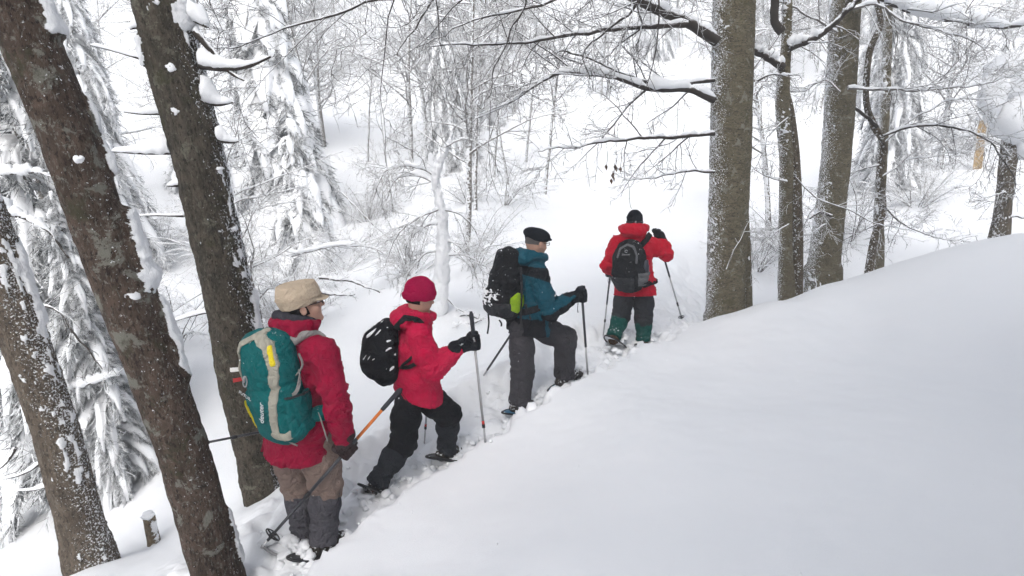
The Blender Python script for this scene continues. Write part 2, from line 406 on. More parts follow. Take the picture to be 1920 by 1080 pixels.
def ground_hit(px, py, dmin=2.0, dmax=80):
    """where the view ray through a pixel of the photograph meets the snow"""
    d = np.geomspace(dmin, dmax, 400); P = np.array([at(px, py, k) for k in d]); g = ground_h(P[:, 0], P[:, 1])
    b = np.where(P[:, 2] < g)[0]
    return (d[b[0]] if len(b) else dmax)
def on_ground(px, d):
    """point on the snow in picture column px at depth d"""
    ys = np.linspace(-600, 1300, 240); P = np.array([at(px, y, d) for y in ys]); e = P[:, 2]-ground_h(P[:, 0], P[:, 1])
    k = np.where(e < 0)[0]; k = max(k[0], 1) if len(k) else 239; t = e[k-1]/(e[k-1]-e[k]); return at(px, ys[k-1]+(ys[k]-ys[k-1])*t, d)
def build_ground():
    def axis(lo, hi, step, far_lo, far_hi, g=1.07):
        a = list(np.arange(lo, hi, step)); s = step; x = a[-1]
        while x < far_hi: s *= g; x += s; a.append(x)
        s = step; x = a[0]; pre = []
        while x > far_lo: s *= g; x -= s; pre.append(x)
        return np.array(pre[::-1]+a)
    X = axis(-3.6, 3.4, 0.026, -85, 85); Y = axis(1.9, 8.6, 0.026, -24, 105)
    gx, gy = np.meshgrid(X, Y, indexing='ij'); z = ground_h(gx, gy)
    V = np.stack([gx, gy, z], -1).reshape(-1, 3); idx = np.arange(len(X)*len(Y)).reshape(len(X), len(Y))
    Q = np.stack([idx[:-1, :-1], idx[1:, :-1], idx[1:, 1:], idx[:-1, 1:]], -1).reshape(-1, 4)
    o = obj("ground", V, Q, MATS["snow_ground"]); tag(o, "smooth fresh snow covering the slopes and the trodden trail", "snow", kind="structure"); return o
# ------------------------------------------------------------------ trees
bark("bark_fir_pale", (0.075, 0.058, 0.043), (0.14, 0.112, 0.086), (0.22, 0.21, 0.18), 0.66, wind=(1, -0.25, 0.35), wamt=0.20, thr=0.745, fleck=75, attr=True)
bark("bark_fir_red", (0.044, 0.030, 0.023), (0.094, 0.066, 0.051), (0.18, 0.18, 0.155), 0.555, wind=(0.95, -0.3, 0.4), wamt=0.06, thr=0.73, fleck=60, moss=(0.045, 0.044, 0.026), attr=True)
bark("bark_fir_moss", (0.04, 0.034, 0.026), (0.092, 0.076, 0.058), (0.15, 0.145, 0.11), 0.59, wind=(0.9, 0.5, 0.3), wamt=0.22, thr=0.71, fleck=65, moss=(0.05, 0.05, 0.026), attr=True)
bark("bark_beech", (0.10, 0.085, 0.055), (0.165, 0.142, 0.095), (0.24, 0.235, 0.2), 0.575, wind=(-1, 0.25, 0.05), wamt=0.20, thr=0.715, fleck=80, moss=(0.085, 0.08, 0.042), stretch=(0.6, 0.6, 1.3), bstr=0.35, attr=True)
bark("bark_frosted", (0.12, 0.105, 0.09), (0.2, 0.18, 0.155), (0.3, 0.3, 0.28), 0.6, wind=(-0.8, -0.5, 0.35), wamt=0.16, thr=0.56, fleck=22)
bark("bark_frosted2", (0.085, 0.066, 0.048), (0.14, 0.115, 0.08), (0.25, 0.24, 0.2), 0.62, wind=(-0.8, -0.4, 0.35), wamt=0.16, thr=0.70, fleck=32)
bark("bark_plastered", (0.09, 0.076, 0.062), (0.14, 0.12, 0.1), wind=(0.2, -1, 0.6), wamt=0.2, thr=0.34, fleck=9)
bark("bark_stump", (0.13, 0.095, 0.06), (0.22, 0.17, 0.11), thr=0.68, wamt=0.2, fleck=12)
bark("wood_post", (0.38, 0.26, 0.13), (0.5, 0.36, 0.2), thr=0.8, wamt=0.1, fleck=20, lich=0.9, bstr=0.2)
twig_mat("twig_dark", (0.045, 0.038, 0.033), 0.35, 0.75)
twig_mat("twig_mid", (0.055, 0.047, 0.041), -0.05, 0.5)
twig_mat("twig_frost", (0.16, 0.148, 0.138), -0.75, 0.1)
twig_mat("twig_white", (0.24, 0.23, 0.22), -1.0, -0.1)
twig_mat("needles", (0.04, 0.047, 0.043), 0.0, 0.75)
twig_mat("needles_mid", (0.085, 0.095, 0.094), -0.3, 0.6)
twig_mat("needles_frost", (0.24, 0.25, 0.255), -0.8, 0.25)
plain("dead_leaf", (0.11, 0.06, 0.035), 0.8)
plain("paint_white", (0.75, 0.74, 0.72), 0.7); plain("paint_red", (0.45, 0.03, 0.03), 0.7)

CFG = dict(n=[10, 8, 6, 5], wig=[0.05, 0.13, 0.2, 0.22], trop=[0.0, 0.02, 0.0, 0.0], kids=[30, 12, 7, 0], t0=[0.22, 0.15, 0.12, 0], ang=[(50, 80), (35, 65), (35, 65)],
           ratio=[0.42, 0.5, 0.45], taper=[0.2, 0.25, 0.3, 0.4], flat=0.6, rk=[0.55, 0.6, 0.7], rmin=0.004, maxl=3, fall=0.7)
def march(rg, P, D, L, n, wig, trop):
    B = len(P); out = np.empty((B, n, 3)); out[:, 0] = P; d = D/np.linalg.norm(D, axis=1, keepdims=True); seg = (L/(n-1))[:, None]
    for i in range(1, n):
        d = d+rg.normal(0, wig, (B, 3)); d[:, 2] += trop; d /= np.linalg.norm(d, axis=1, keepdims=True); out[:, i] = out[:, i-1]+d*seg
    return out
def kids_of(rg, P, R, L, lvl, c):
    """children of all branches of one level: start, direction, length, radius"""
    B, n, _ = P.shape; k = c['kids'][lvl]
    t = c['t0'][lvl]+(1-c['t0'][lvl])*(np.arange(k)[None, :]+rg.uniform(0, 1, (B, k)))/k
    x = t*(n-1); i = np.minimum(x.astype(int), n-2); u = (x-i)[..., None]; b = np.arange(B)[:, None]
    p = P[b, i]*(1-u)+P[b, i+1]*u; d = P[b, i+1]-P[b, i]; d /= np.linalg.norm(d, axis=-1, keepdims=True)
    r = R[b, i]*(1-u[..., 0])+R[b, i+1]*u[..., 0]
    v = rg.normal(size=d.shape)
    if lvl > 0: v[..., 2] *= c['flat']
    v -= d*(v*d).sum(-1, keepdims=True); v /= np.linalg.norm(v, axis=-1, keepdims=True)+1e-9
    a = np.radians(rg.uniform(*c['ang'][lvl], (B, k)))[..., None]
    nd = d*np.cos(a)+v*np.sin(a)
    nl = L[:, None]*c['ratio'][lvl]*(1.1-c['fall']*t)*rg.uniform(0.6, 1.25, (B, k))
    nr = np.maximum(np.minimum(r*c['rk'][lvl], nl*0.014), c['rmin'])
    return p.reshape(-1, 3), nd.reshape(-1, 3), nl.ravel(), nr.ravel()
def grow(rg, P, R, lvl, c):
    """all twigs on given branch polylines P (B,n,3): list of (P, R) for the deeper levels"""
    out = []; L = np.linalg.norm(np.diff(P, axis=1), axis=2).sum(1)
    while lvl < c['maxl']:
        p, d, l, r = kids_of(rg, P, R, L, lvl, c); lvl += 1
        ok = l > 0.06; p, d, l, r = p[ok], d[ok], l[ok], r[ok]
        if not len(p): break
        n = c['n'][lvl]; P = march(rg, p, d, l, n, c['wig'][lvl], c['trop'][lvl])
        R = np.maximum(r[:, None]*np.linspace(1, c['taper'][lvl], n)[None], c['rmin']*0.75); L = l; out.append((P, R))
    return out
def snow_on(mb, P, R, rg, amt=1.0, sides=6, thick=0.012, n=None):
    """a bank of snow lying along branches (B,n,3)"""
    T = np.gradient(P, axis=1); T /= np.linalg.norm(T, axis=2, keepdims=True)+1e-9
    hz = np.clip(1.15-np.abs(T[..., 2])*1.25, 0, 1)
    nz = np.clip(0.75+0.35*rg.normal(size=R.shape), 0.15, 1.5)
    rs = (R*0.95+thick)*amt*hz*nz; rs[:, 0] *= 0.5; rs[:, -1] *= 0.3
    C = P.copy(); C[..., 2] += R*0.55+rs*0.55
    V, Q = tubes(C, rs, sides); mb.add(V, Q)
def trunk_mesh(mb, P, R, sides=20, rough=0.04, seed=0):
    """a round trunk with an uneven surface; P (n,3), R (n)"""
    V, Q = tubes(P, R, sides)
    C = np.repeat(P, sides, 0); off = V-C
    off *= (1+rough*wob(V, 9, seed)+rough*0.6*wob(V, 26, seed+1)+rough*1.2*wob(V*np.array([1, 1, 0.2]), 7, seed+2))[:, None]
    mb.add(C+off, Q)
    return mb
def at_y(px, py, Y):
    d = FWD+RGT*(px-960)/FPX+UPV*(540-py)/FPX; return CAM+d*((Y-CAM[1])/d[1])
def px_trunk(pts, d0, n=40, lean=0.0):
    """trunk from (px, py, width px) base first; it stands in an upright plane through its base at depth d0"""
    b = at(pts[0][0], pts[0][1], d0); out = []
    for k, (x, y, w) in enumerate(pts):
        p = at_y(x, y, b[1]+lean*(pts[0][1]-y)/1000); dd = (p-CAM)@FWD; out.append([*p, w/2/FPX*dd])
    S = smooth_path(np.array(out), n); return S[:, :3], S[:, 3]
def extend_up(P, R, dz, n=8):
    """let a trunk go on above the frame"""
    d = unit(P[-1]-P[-4]); t = np.linspace(0, 1, n+1)[1:, None]
    return np.vstack([P, P[-1]+d*dz*t]), np.r_[R, R[-1]*(1-0.35*t[:, 0])]
def sink(P, R, depth=0.8):
    d = unit(P[0]-P[2]); return np.vstack([P[0]+d*depth, P]), np.r_[R[0]*1.12, R]

def lump(mb, c, r, seed, squash=(1, 1, 0.7), nu=12, nv=8, rough=0.22, M=None):
    """an uneven rounded clod of snow"""
    th = np.linspace(0, math.pi, nv+1)[1:-1]; ph = np.arange(nu)/nu*2*math.pi
    D = np.stack([np.outer(np.sin(th), np.cos(ph)), np.outer(np.sin(th), np.sin(ph)), np.outer(np.cos(th), np.ones(nu))], -1).reshape(-1, 3)
    D = np.vstack([[0, 0, 1], D, [0, 0, -1]]); q = D*(1+rough*wob(D, 2.2, seed)+rough*0.5*wob(D, 5, seed+9))[:, None]*np.asarray(squash)*r
    if M is not None: q = q@np.asarray(M)
    V = q+np.asarray(c); T = []; Q = []; m = nv-1
    for j in range(nu): T += [(0, 1+j, 1+(j+1) % nu), (len(V)-1, 1+(m-1)*nu+(j+1) % nu, 1+(m-1)*nu+j)]
    for i in range(m-1):
        for j in range(nu): Q.append((1+i*nu+j, 1+(i+1)*nu+j, 1+(i+1)*nu+(j+1) % nu, 1+i*nu+(j+1) % nu))
    n0 = mb.n; mb.add(V, np.array(Q)); mb.T.append(np.array(T)+n0)

# --- prototypes: bare frosted trees
def bare_tree(seed, H, r0, name, label, cat="tree", c=None, twig="twig_frost", bk="bark_frosted", lean=0.04, crown0=0.22, snow=True, fork=False):
    rg = np.random.default_rng(seed); c = dict(CFG, **(c or {})); c['t0'] = [crown0]+c['t0'][1:]
    t = thing(name, (0, 0, 0), label, cat)
    D = unit([rg.normal(0, lean), rg.normal(0, lean), 1])
    P = march(rg, np.array([[0, 0, -0.3]]), D[None], np.array([H+0.3]), 14, 0.035, 0.0)
    R = (r0*np.linspace(1, 0.13, 14))[None]
    mb = MB(); trunk_mesh(mb, P[0], R[0], 9, 0.05, seed); mb.build("trunk", MATS[bk], t)
    lev = grow(rg, P, R, 0, c); cb = MB()
    for k, (p, r) in enumerate(lev): V, Q = tubes(p, r, 5 if k == 0 else 3); cb.add(V, Q)
    cb.build("crown", MATS[twig], t)
    if snow and lev:
        sb = MB(); snow_on(sb, *lev[0], rg, 0.9, 5, 0.008)
        if len(lev) > 1: snow_on(sb, *lev[1], rg, 0.8, 4, 0.004)
        sb.build("snow_cover", MATS["snow_lump"], t)
    return t
def shrub(seed, H, n, name, label, twig="twig_frost", droop=-0.09):
    rg = np.random.default_rng(seed); t = thing(name, (0, 0, 0), label, "shrub")
    a = rg.uniform(0, 6.28, n); e = np.radians(rg.uniform(35, 80, n)); D = np.stack([np.cos(a)*np.cos(e), np.sin(a)*np.cos(e), np.sin(e)], 1)
    P = march(rg, np.stack([np.cos(a)*0.08, np.sin(a)*0.08, np.full(n, -0.1)], 1), D, H*rg.uniform(0.6, 1.3, n), 9, 0.07, droop)
    R = np.linspace(1, 0.3, 9)[None]*rg.uniform(0.007, 0.016, (n, 1))
    mb = MB(); V, Q = tubes(P, R, 5); mb.add(V, Q); mb.build("stem", MATS[twig], t)
    c = dict(CFG, n=[9, 6, 5, 4], kids=[0, 9, 5, 0], t0=[0, 0.2, 0.1, 0], ratio=[0, 0.45, 0.45], rmin=0.0028, trop=[0, 0, -0.05, -0.04])
    lev = grow(rg, P, R, 1, c); cb = MB()
    for p, r in lev: V, Q = tubes(p, r, 3); cb.add(V, Q)
    cb.build("twigs", MATS[twig], t)
    sb = MB(); snow_on(sb, P, R, rg, 1.2, 5, 0.012); snow_on(sb, *lev[0], rg, 1.0, 4, 0.005); sb.build("snow_cover", MATS["snow_lump"], t)
    return t
# --- prototypes: spruces bent under snow
def spruce(seed, H, Rm, nb, name, label, droop=0.75, sprig=22, trunk_r=0.12, needle="needles", slen=0.3, snow=1.0, z0=0.06, grid=(9, 7), top=1.0, sub=5, seglen=1.0, nw=0.08):
    rg = np.random.default_rng(seed); t = thing(name, (0, 0, 0), label, "spruce")
    zt = np.linspace(-0.3, H, 12); P = np.stack([0.03*H*np.sin(zt*1.3/H+seed)*zt/H, 0.03*H*np.cos(zt*1.7/H+seed)*zt/H, zt], 1); R = trunk_r*np.linspace(1, 0.1, 12)
    mb = MB(); trunk_mesh(mb, P, R, 9, 0.05, seed); mb.build("trunk", MATS["bark_frosted"], t)
    sb = MB(); nbm = MB(); tb = MB(); nu, nv = grid; Bp, Bd, Bl = [], [], []
    for b in range(nb):
        f = z0+(1-z0)*((b+rg.uniform(0, 1))/nb)**1.0
        z = f*H; a = rg.uniform(0, 6.28); l = Rm*((1-f)**0.75*0.95+0.07)*rg.uniform(0.65, 1.2)
        out = np.array([math.cos(a), math.sin(a), 0]); lat = np.array([-out[1], out[0], 0])
        s = np.linspace(0, 1, nu); dr = droop*rg.uniform(0.7, 1.3); c0 = np.array([np.interp(z, zt, P[:, 0]), np.interp(z, zt, P[:, 1]), z])
        spine = c0+out*(l*(s*1.0-0.25*s**2.5))[:, None]+np.array([0, 0, 1.0])*(l*(0.12*s-dr*s**2))[:, None]
        V, Q = tubes(spine[None], (0.012+0.02*l*np.linspace(1, 0.2, nu))[None], 4); tb.add(V, Q)
        w = l*0.2*np.sin(np.pi*np.clip(s*0.86+0.1, 0, 1)**0.9)*rg.uniform(0.7, 1.25)*snow+0.015
        v = np.linspace(-1, 1, nv); prof = np.sqrt(np.clip(1-v**2, 0, 1))
        ww = w[:, None]*(1+0.42*wob(np.stack([np.repeat(s*6, nv), np.tile(v*1.5, nu), np.full(nu*nv, b*3.1)], 1), 1.2, seed+b).reshape(nu, nv))
        up = np.gradient(spine, axis=0); up /= np.linalg.norm(up, axis=1, keepdims=True); nrm = np.cross(lat, up); nrm *= np.sign(nrm[:, 2:3]+1e-6)
        topv = spine[:, None]+lat*(ww*v)[..., None]+nrm[:, None]*(ww*0.75*prof*(1+0.3*wob(np.stack([np.repeat(s*14, nv), np.tile(v*3, nu), np.full(nu*nv, b*1.7)], 1), 1.2, seed+b+500).reshape(nu, nv))+0.01)[..., None]-np.array([0, 0, 1.0])*(np.abs(v)**2*ww*0.5)[..., None]
        botv = spine[:, None]+lat*(ww*v*0.9)[..., None]-np.array([0, 0, 1.0])*((np.abs(v)**2)*ww*0.55+0.01)[..., None]
        Vv = np.concatenate([topv.reshape(-1, 3), botv.reshape(-1, 3)]); id0 = np.arange(nu*nv).reshape(nu, nv); id1 = id0+nu*nv
        q = [np.stack([id0[:-1, :-1], id0[:-1, 1:], id0[1:, 1:], id0[1:, :-1]], -1).reshape(-1, 4), np.stack([id1[:-1, :-1], id1[1:, :-1], id1[1:, 1:], id1[:-1, 1:]], -1).reshape(-1, 4)]
        for e0, e1 in ((id0[:, 0], id1[:, 0]), (id0[:, -1], id1[:, -1]), (id0[0], id1[0]), (id0[-1], id1[-1])): q.append(np.stack([e0[:-1], e0[1:], e1[1:], e1[:-1]], -1))
        sb.add(Vv, np.concatenate(q))
        m = max(6, int(sprig*(0.5+l/Rm))); ss = rg.uniform(0.12, 1.0, m)**0.8; sd = rg.choice([-1, 1], m); wi = np.interp(ss, s, w)
        bp = np.stack([np.interp(ss, s, spine[:, k]) for k in range(3)], 1)+lat*(sd*wi*rg.uniform(0.1, 1.0, m))[:, None]-np.array([0, 0, 1.])*(wi*0.3)[:, None]
        bd = out*rg.uniform(0.1, 0.8, m)[:, None]+lat*(sd*rg.uniform(0.1, 0.8, m))[:, None]+np.array([0, 0, -1.])*rg.uniform(0.35, 1.1, m)[:, None]
        Bp.append(bp); Bd.append(bd/np.linalg.norm(bd, axis=1, keepdims=True)); Bl.append(slen*rg.uniform(0.6, 1.3, m)*(0.55+0.45*l/Rm))
    Bp = np.concatenate(Bp); Bd = np.concatenate(Bd); Bl = np.concatenate(Bl)
    side = np.cross(Bd, rg.normal(size=Bd.shape)); side /= np.linalg.norm(side, axis=1, keepdims=True)
    for k in range(sub):
        dd = Bd+(0 if k == 0 else 0.75)*rg.normal(size=Bd.shape)*0.7; dd /= np.linalg.norm(dd, axis=1, keepdims=True)
        L = Bl*(1.0 if k == 0 else 0.5)*seglen; p = Bp+Bd*(Bl*(k/sub)*0.9)[:, None]
        sd = np.cross(dd, rg.normal(size=dd.shape)); sd /= np.linalg.norm(sd, axis=1, keepdims=True); w = (L*nw)[:, None]
        V = np.stack([p-sd*w, p+sd*w, p+dd*L[:, None]], 1).reshape(-1, 3); nbm.add(V, np.arange(len(V)).reshape(-1, 3))
    tb.build("branches", MATS["twig_dark"], t); o = nbm.build("needles", MATS[needle], t, smooth=False); tag(o, kind="stuff")
    o = sb.build("snow_load", MATS["snow_lump"], t); tag(o, kind="stuff")
    return t
def place(proto, loc, rz=0.0, s=1.0, tilt=(0, 0), label=None, group=None, first=None, sz=None):
    o = copy_tree(proto); o.location = tuple(float(x) for x in loc); o.rotation_euler = (tilt[0], tilt[1], rz)
    o.scale = (s, s, s if sz is None else sz)
    if label: o["label"] = label
    if group: o["group"] = group
    return o

def bark_trunk(t, P, R, mat, wind, wamt, thr, seed, cell=0.0115, amp=0.006, f=18, zs=0.5, fleck=24, rows=None, snowh=0.010, flare=0.0, patch=0.25, strips=()):
    """a trunk whose bark and wind-blown snow are relief; rows(y) lowers the snow threshold along picture rows"""
    L = np.linalg.norm(np.diff(P, axis=0), axis=1).sum(); n = int(min(L, 4.6)/cell); sides = int(2*math.pi*R.mean()/cell)
    S = smooth_path(np.c_[P, R], n); C = S[:, :3]; r = S[:, 3].copy(); s = np.linspace(0, L, n)
    r *= 1+flare*np.exp(-np.maximum(s-0.8, 0)/0.12)
    A, B = frames(C[None]); th = np.arange(sides)/sides*2*math.pi
    Nn = np.cos(th)[None, :, None]*A[0][:, None]+np.sin(th)[None, :, None]*B[0][:, None]; V0 = C[:, None]+r[:, None, None]*Nn
    Q3 = V0.reshape(-1, 3); nf = Nn.reshape(-1, 3); q = Q3*np.array([1, 1, zs])
    d = amp*(fbm3(q, f, 4, seed)-0.6*np.abs(fbm3(q, f*2.1, 3, seed+5)))+0.035*np.repeat(r, sides)*(fbm3(Q3*np.array([1, 1, 0.4]), 5, 2, seed+9))
    rowv = np.repeat(np.array([rows(proj(c)[1]) if rows else 0.0 for c in C]), sides)
    m = fbm3(q, fleck, 4, seed+20)*0.5+patch*fbm3(Q3, 3.2, 2, seed+30)+wamt*(nf@unit(wind))+rowv
    ext = 0.0
    if strips:
        py = np.repeat(np.array([proj(c)[1] for c in C]), sides); vv = CAM-C; vv /= np.linalg.norm(vv, axis=1, keepdims=True); sd = np.cross(np.array([0, 0, 1.0]), vv); sd /= np.linalg.norm(sd, axis=1, keepdims=True)
        ang = np.degrees(np.arctan2((nf*np.repeat(sd, sides, 0)).sum(1), (nf*np.repeat(vv, sides, 0)).sum(1)))/90
        wv = fbm3(Q3, 9, 3, seed+60)
        for y0, y1, sc_, hw, hh in strips:
            k = np.clip(1-np.abs((py-(y0+y1)/2)/((y1-y0)/2))**3, 0, 1)*np.clip(1-((ang-sc_)/hw)**2, 0, 1); k = np.clip(k*1.6+0.55*wv*(k > 0)-0.25, 0, 1); k = k*k*(3-2*k)
            m = m+k*1.2; ext = ext+hh*k*(1+0.5*wv)
    snow = np.clip((m-thr)/0.16, 0, 1); snow = snow*snow*(3-2*snow)
    d = d+ext+snow*(snowh+0.006*fbm3(Q3, 45, 2, seed+40))
    V = (Q3+nf*d[:, None]); idx = np.arange(n*sides).reshape(n, sides); a = idx[:-1]; b = np.roll(a, -1, 1); c = idx[1:]; e = np.roll(c, -1, 1)
    o = obj("trunk", V, np.stack([a, c, e, b], -1).reshape(-1, 4), MATS[mat], t)
    at_ = o.data.attributes.new("snow", 'FLOAT', 'POINT'); at_.data.foreach_set("value", snow.astype(np.float32))
    return V.reshape(n, sides, 3), Nn
build_ground()
# ------------------------------------------------------------------ big trunks near the trail
DREF = {}; GRID = {}
def big_trunk(name, label, pts, d0, mat, n=46, up=3.0, sides=26, rough=0.035, seed=1, lean=0.0, bk=None):
    P, R = px_trunk(pts, d0, n, lean); P, R = sink(P, R); P, R = extend_up(P, R, up)
    t = thing(name, P[1], label, "tree")
    DREF[t.name] = d0
    if bk: GRID[t.name] = bark_trunk(t, P, R, mat, seed=seed, **bk)
    else: mb = MB(); trunk_mesh(mb, P, R, sides, rough, seed); mb.build("trunk", MATS[mat], t)
    return t, P, R
def side_pt(P, R, py, s):
    """a point on a trunk's side at picture row py; s -1 left edge, 0 front, 1 right edge"""
    ys = np.array([proj(p)[1] for p in P]); k = np.argmin(np.abs(ys-py)); c = P[k]; v = unit(CAM-c)
    ang = s*math.pi/2; side = unit(np.cross(np.array([0, 0, 1.0]), v))
    return c+R[k]*(math.cos(ang)*v+math.sin(ang)*side), R[k], (math.cos(ang)*v+math.sin(ang)*side)
def resample_cols(A, n):
    t = np.linspace(0, 1, len(A)); return np.stack([np.interp(np.linspace(0, 1, n), t, A[:, k]) for k in range(A.shape[1])], 1)
def stub(t, pts, d, r0, seed, snow=1.0, wedge=0.0, r1=0.25):
    """a dead branch stub given by pixels, with snow lying on it"""
    rg = np.random.default_rng(seed); Yt = ORG[t.name][1]-0.04; P = smooth_path(np.array([at_y(x, y, Yt) for x, y, *z in pts]), 12); R = r0*np.linspace(1, r1, 12)
    mb = MB(); V, Q = tubes(P[None], R[None], 7); mb.add(V, Q); s = mb.build("branch_stub", MATS["twig_dark"], t)
    if snow:
        sb = MB(); w = np.linspace(1, 0, 12)**1.6*wedge*0.62+0.009*snow+R*0.8
        w = w*(1+0.22*wob(P, 14, seed)); w[-1] = 0.003; w[0] *= 0.8
        S_ = resample_cols(np.c_[P, w], 36); P2 = S_[:, :3]; w = S_[:, 3]*(1+0.18*wob(P2, 30, seed+1)); C = P2+np.array([0, 0, 1.])*(w*0.62)[:, None]; V, Q = tubes(C[None], w[None], 14)
        c = np.repeat(C, 14, 0); off = V-c; off[:, 2] *= np.where(off[:, 2] > 0, 1.25, 0.75); off[:, :2] *= 0.8
        sb.add(c+off*(1+0.12*wob(V, 30, seed)+0.10*wob(V, 75, seed+2))[:, None], Q); sb.build("snow_cap", MATS["snow_lump"], s)
def strip_snow(t, P, R, y0, y1, s, wid, seed, thick=0.5, n=14):
    """snow plastered along a trunk's side from picture row y0 to y1"""
    c = []; w = []
    for k, y in enumerate(np.linspace(y0, y1, n)):
        p, r, nr = side_pt(P, R, y, s); f = math.sin(math.pi*(k+0.6)/(n+0.2))**0.6
        c.append(p-nr*r*0.10); w.append(wid*f)
    c = np.array(c); w = np.array(w)*(1+0.35*wob(c, 16, seed)); V, Q = tubes(c[None], w[None], 12); cc = np.repeat(c, 12, 0)
    nr = side_pt(P, R, (y0+y1)/2, s)[2]; off = V-cc; off -= nr*((off@nr)*(1-thick))[:, None]
    mb = MB(); mb.add(cc+off*(1+0.3*wob(V, 34, seed+3))[:, None], Q); mb.build("snow_patch", MATS["snow_lump"], t)
def clod(t, P, R, py, s, r, seed):
    p, rr, nr = side_pt(P, R, py, s); mb = MB(); e1 = unit(np.cross(nr, [0, 0, 1.0])); e2 = np.cross(e1, nr); rr_ = np.random.default_rng(seed); lump(mb, p-nr*r*0.2, r, seed, (1.0*rr_.uniform(0.8, 1.4), 0.55, 0.75*rr_.uniform(0.8, 1.3)), rough=0.42, nu=14, nv=10, M=np.stack([e1, nr, e2])); mb.build("snow_clod", MATS["snow_lump"], t)

tA, PA, RA = big_trunk("fir_tree", "pale brown snow-flecked trunk leaning at the left edge of the picture", [(172, 1058, 82), (150, 980, 74), (102, 800, 73), (48, 640, 74), (-8, 480, 76), (-70, 300, 78), (-170, 0, 82)], 4.55, "bark_fir_pale", seed=3, bk=dict(wind=(1, -0.35, 0.25), wamt=0.38, thr=0.40, fleck=30, amp=0.008, rows=lambda y: 0.16-0.26*np.clip((y-520)/420, 0, 1), flare=0.10, strips=((440, 640, 0.85, 0.4, 0.015),)))
tB, PB, RB = big_trunk("fir_tree", "reddish brown leaning trunk with lichen, cut by the bottom edge of the picture", [(424, 1130, 89), (410, 1080, 84), (376, 960, 88), (341, 840, 86), (290, 690, 91), (234, 540, 99), (185, 420, 93), (134, 270, 96), (83, 135, 97), (18, 0, 100)], 3.45, "bark_fir_red", seed=11, bk=dict(wind=(0.95, -0.2, 0.3), wamt=0.16, thr=0.52, fleck=16, amp=0.005, f=14, zs=0.8, rows=lambda y: 0.16*math.exp(-((y-470)/90)**2)+0.08*math.exp(-((y-600)/150)**2)-0.03, flare=0.05, patch=0.35, strips=((-70, 100, 0.85, 0.55, 0.03), (175, 268, 1.0, 0.3, 0.02), (250, 350, 0.95, 0.28, 0.022), (385, 560, 0.9, 0.55, 0.035), (560, 740, 0.85, 0.3, 0.02), (960, 1080, 0.95, 0.25, 0.012))))
tC, PC, RC = big_trunk("fir_tree", "dark mossy trunk with snowy branch stubs just behind the teal backpack", [(500, 945, 72), (482, 850, 74), (455, 720, 80), (426, 540, 86), (399, 420, 88), (367, 270, 90), (331, 135, 96), (303, 0, 102)], 4.7, "bark_fir_moss", seed=21, bk=dict(wind=(0.8, 0.75, 0.2), wamt=0.30, thr=0.40, fleck=24, amp=0.010, rows=lambda y: 0.08*np.clip((350-y)/300, 0, 1)+0.05*np.clip((y-600)/250, 0, 1), flare=0.06, patch=0.3, strips=((540, 650, 0.9, 0.3, 0.02), (-30, 70, 0.6, 0.35, 0.02), (60, 130, -0.9, 0.3, 0.015))))
# snow caked on them
for y, s, r, sd in ((298, 0.05, 0.017, 1),): clod(tB, PB, RB, y, s, r, sd)
for y, s, r, sd in ((130, -0.1, 0.04, 11), (200, -0.25, 0.04, 12), (330, 0.5, 0.035, 14), (425, 0.55, 0.03, 15), (262, 0.75, 0.05, 16)): clod(tC, PC, RC, y, s, r*0.75, sd)
stub(tC, [(375, 122), (420, 128), (465, 124), (508, 106)], 4.25, 0.028, 1, 1.2, 0.05)
stub(tC, [(365, 60), (400, 100), (430, 135), (458, 151)], 4.3, 0.024, 2, 0.6, 0.0)
stub(tC, [(385, 190), (410, 196), (437, 192)], 4.3, 0.02, 3, 1.0, 0.09)
stub(tC, [(410, 262), (430, 266), (448, 265)], 4.3, 0.02, 4, 1.0, 0.05)
stub(tC, [(300, 212), (265, 213), (232, 210)], 4.2, 0.014, 5, 1.0, 0.025)
stub(tC, [(322, 286), (265, 287), (207, 284)], 4.25, 0.016, 6, 1.0, 0.085)
stub(tC, [(340, 346), (325, 348), (313, 349)], 4.35, 0.016, 7, 1.0, 0.04)
stub(tC, [(350, 30), (385, 48), (388, 52)], 4.15, 0.02, 8, 1.2, 0.08)
stub(tC, [(270, 50), (252, 52), (244, 55)], 4.2, 0.016, 9, 1.0, 0.05)
stub(tC, [(290, 118), (230, 100), (168, 84)], 4.2, 0.012, 10, 0.9, 0.0)
stub(tC, [(345, 405), (300, 404), (252, 405)], 4.5, 0.01, 11, 0.7, 0.0)
stub(tC, [(390, 585), (350, 595), (300, 612)], 4.6, 0.010, 12, 0.9, 0.01)
stub(tA, [(30, 840), (10, 870), (-20, 890)], 4.5, 0.012, 13, 0.9, 0.0)
stub(tA, [(75, 870), (40, 890), (-10, 902)], 4.5, 0.012, 14, 0.9, 0.0)
stub(tA, [(90, 912), (60, 919), (28, 920)], 4.5, 0.010, 15, 0.7, 0.0)
stub(tB, [(60, 95), (45, 110), (30, 118)], 3.3, 0.02, 16, 1.0, 0.06)
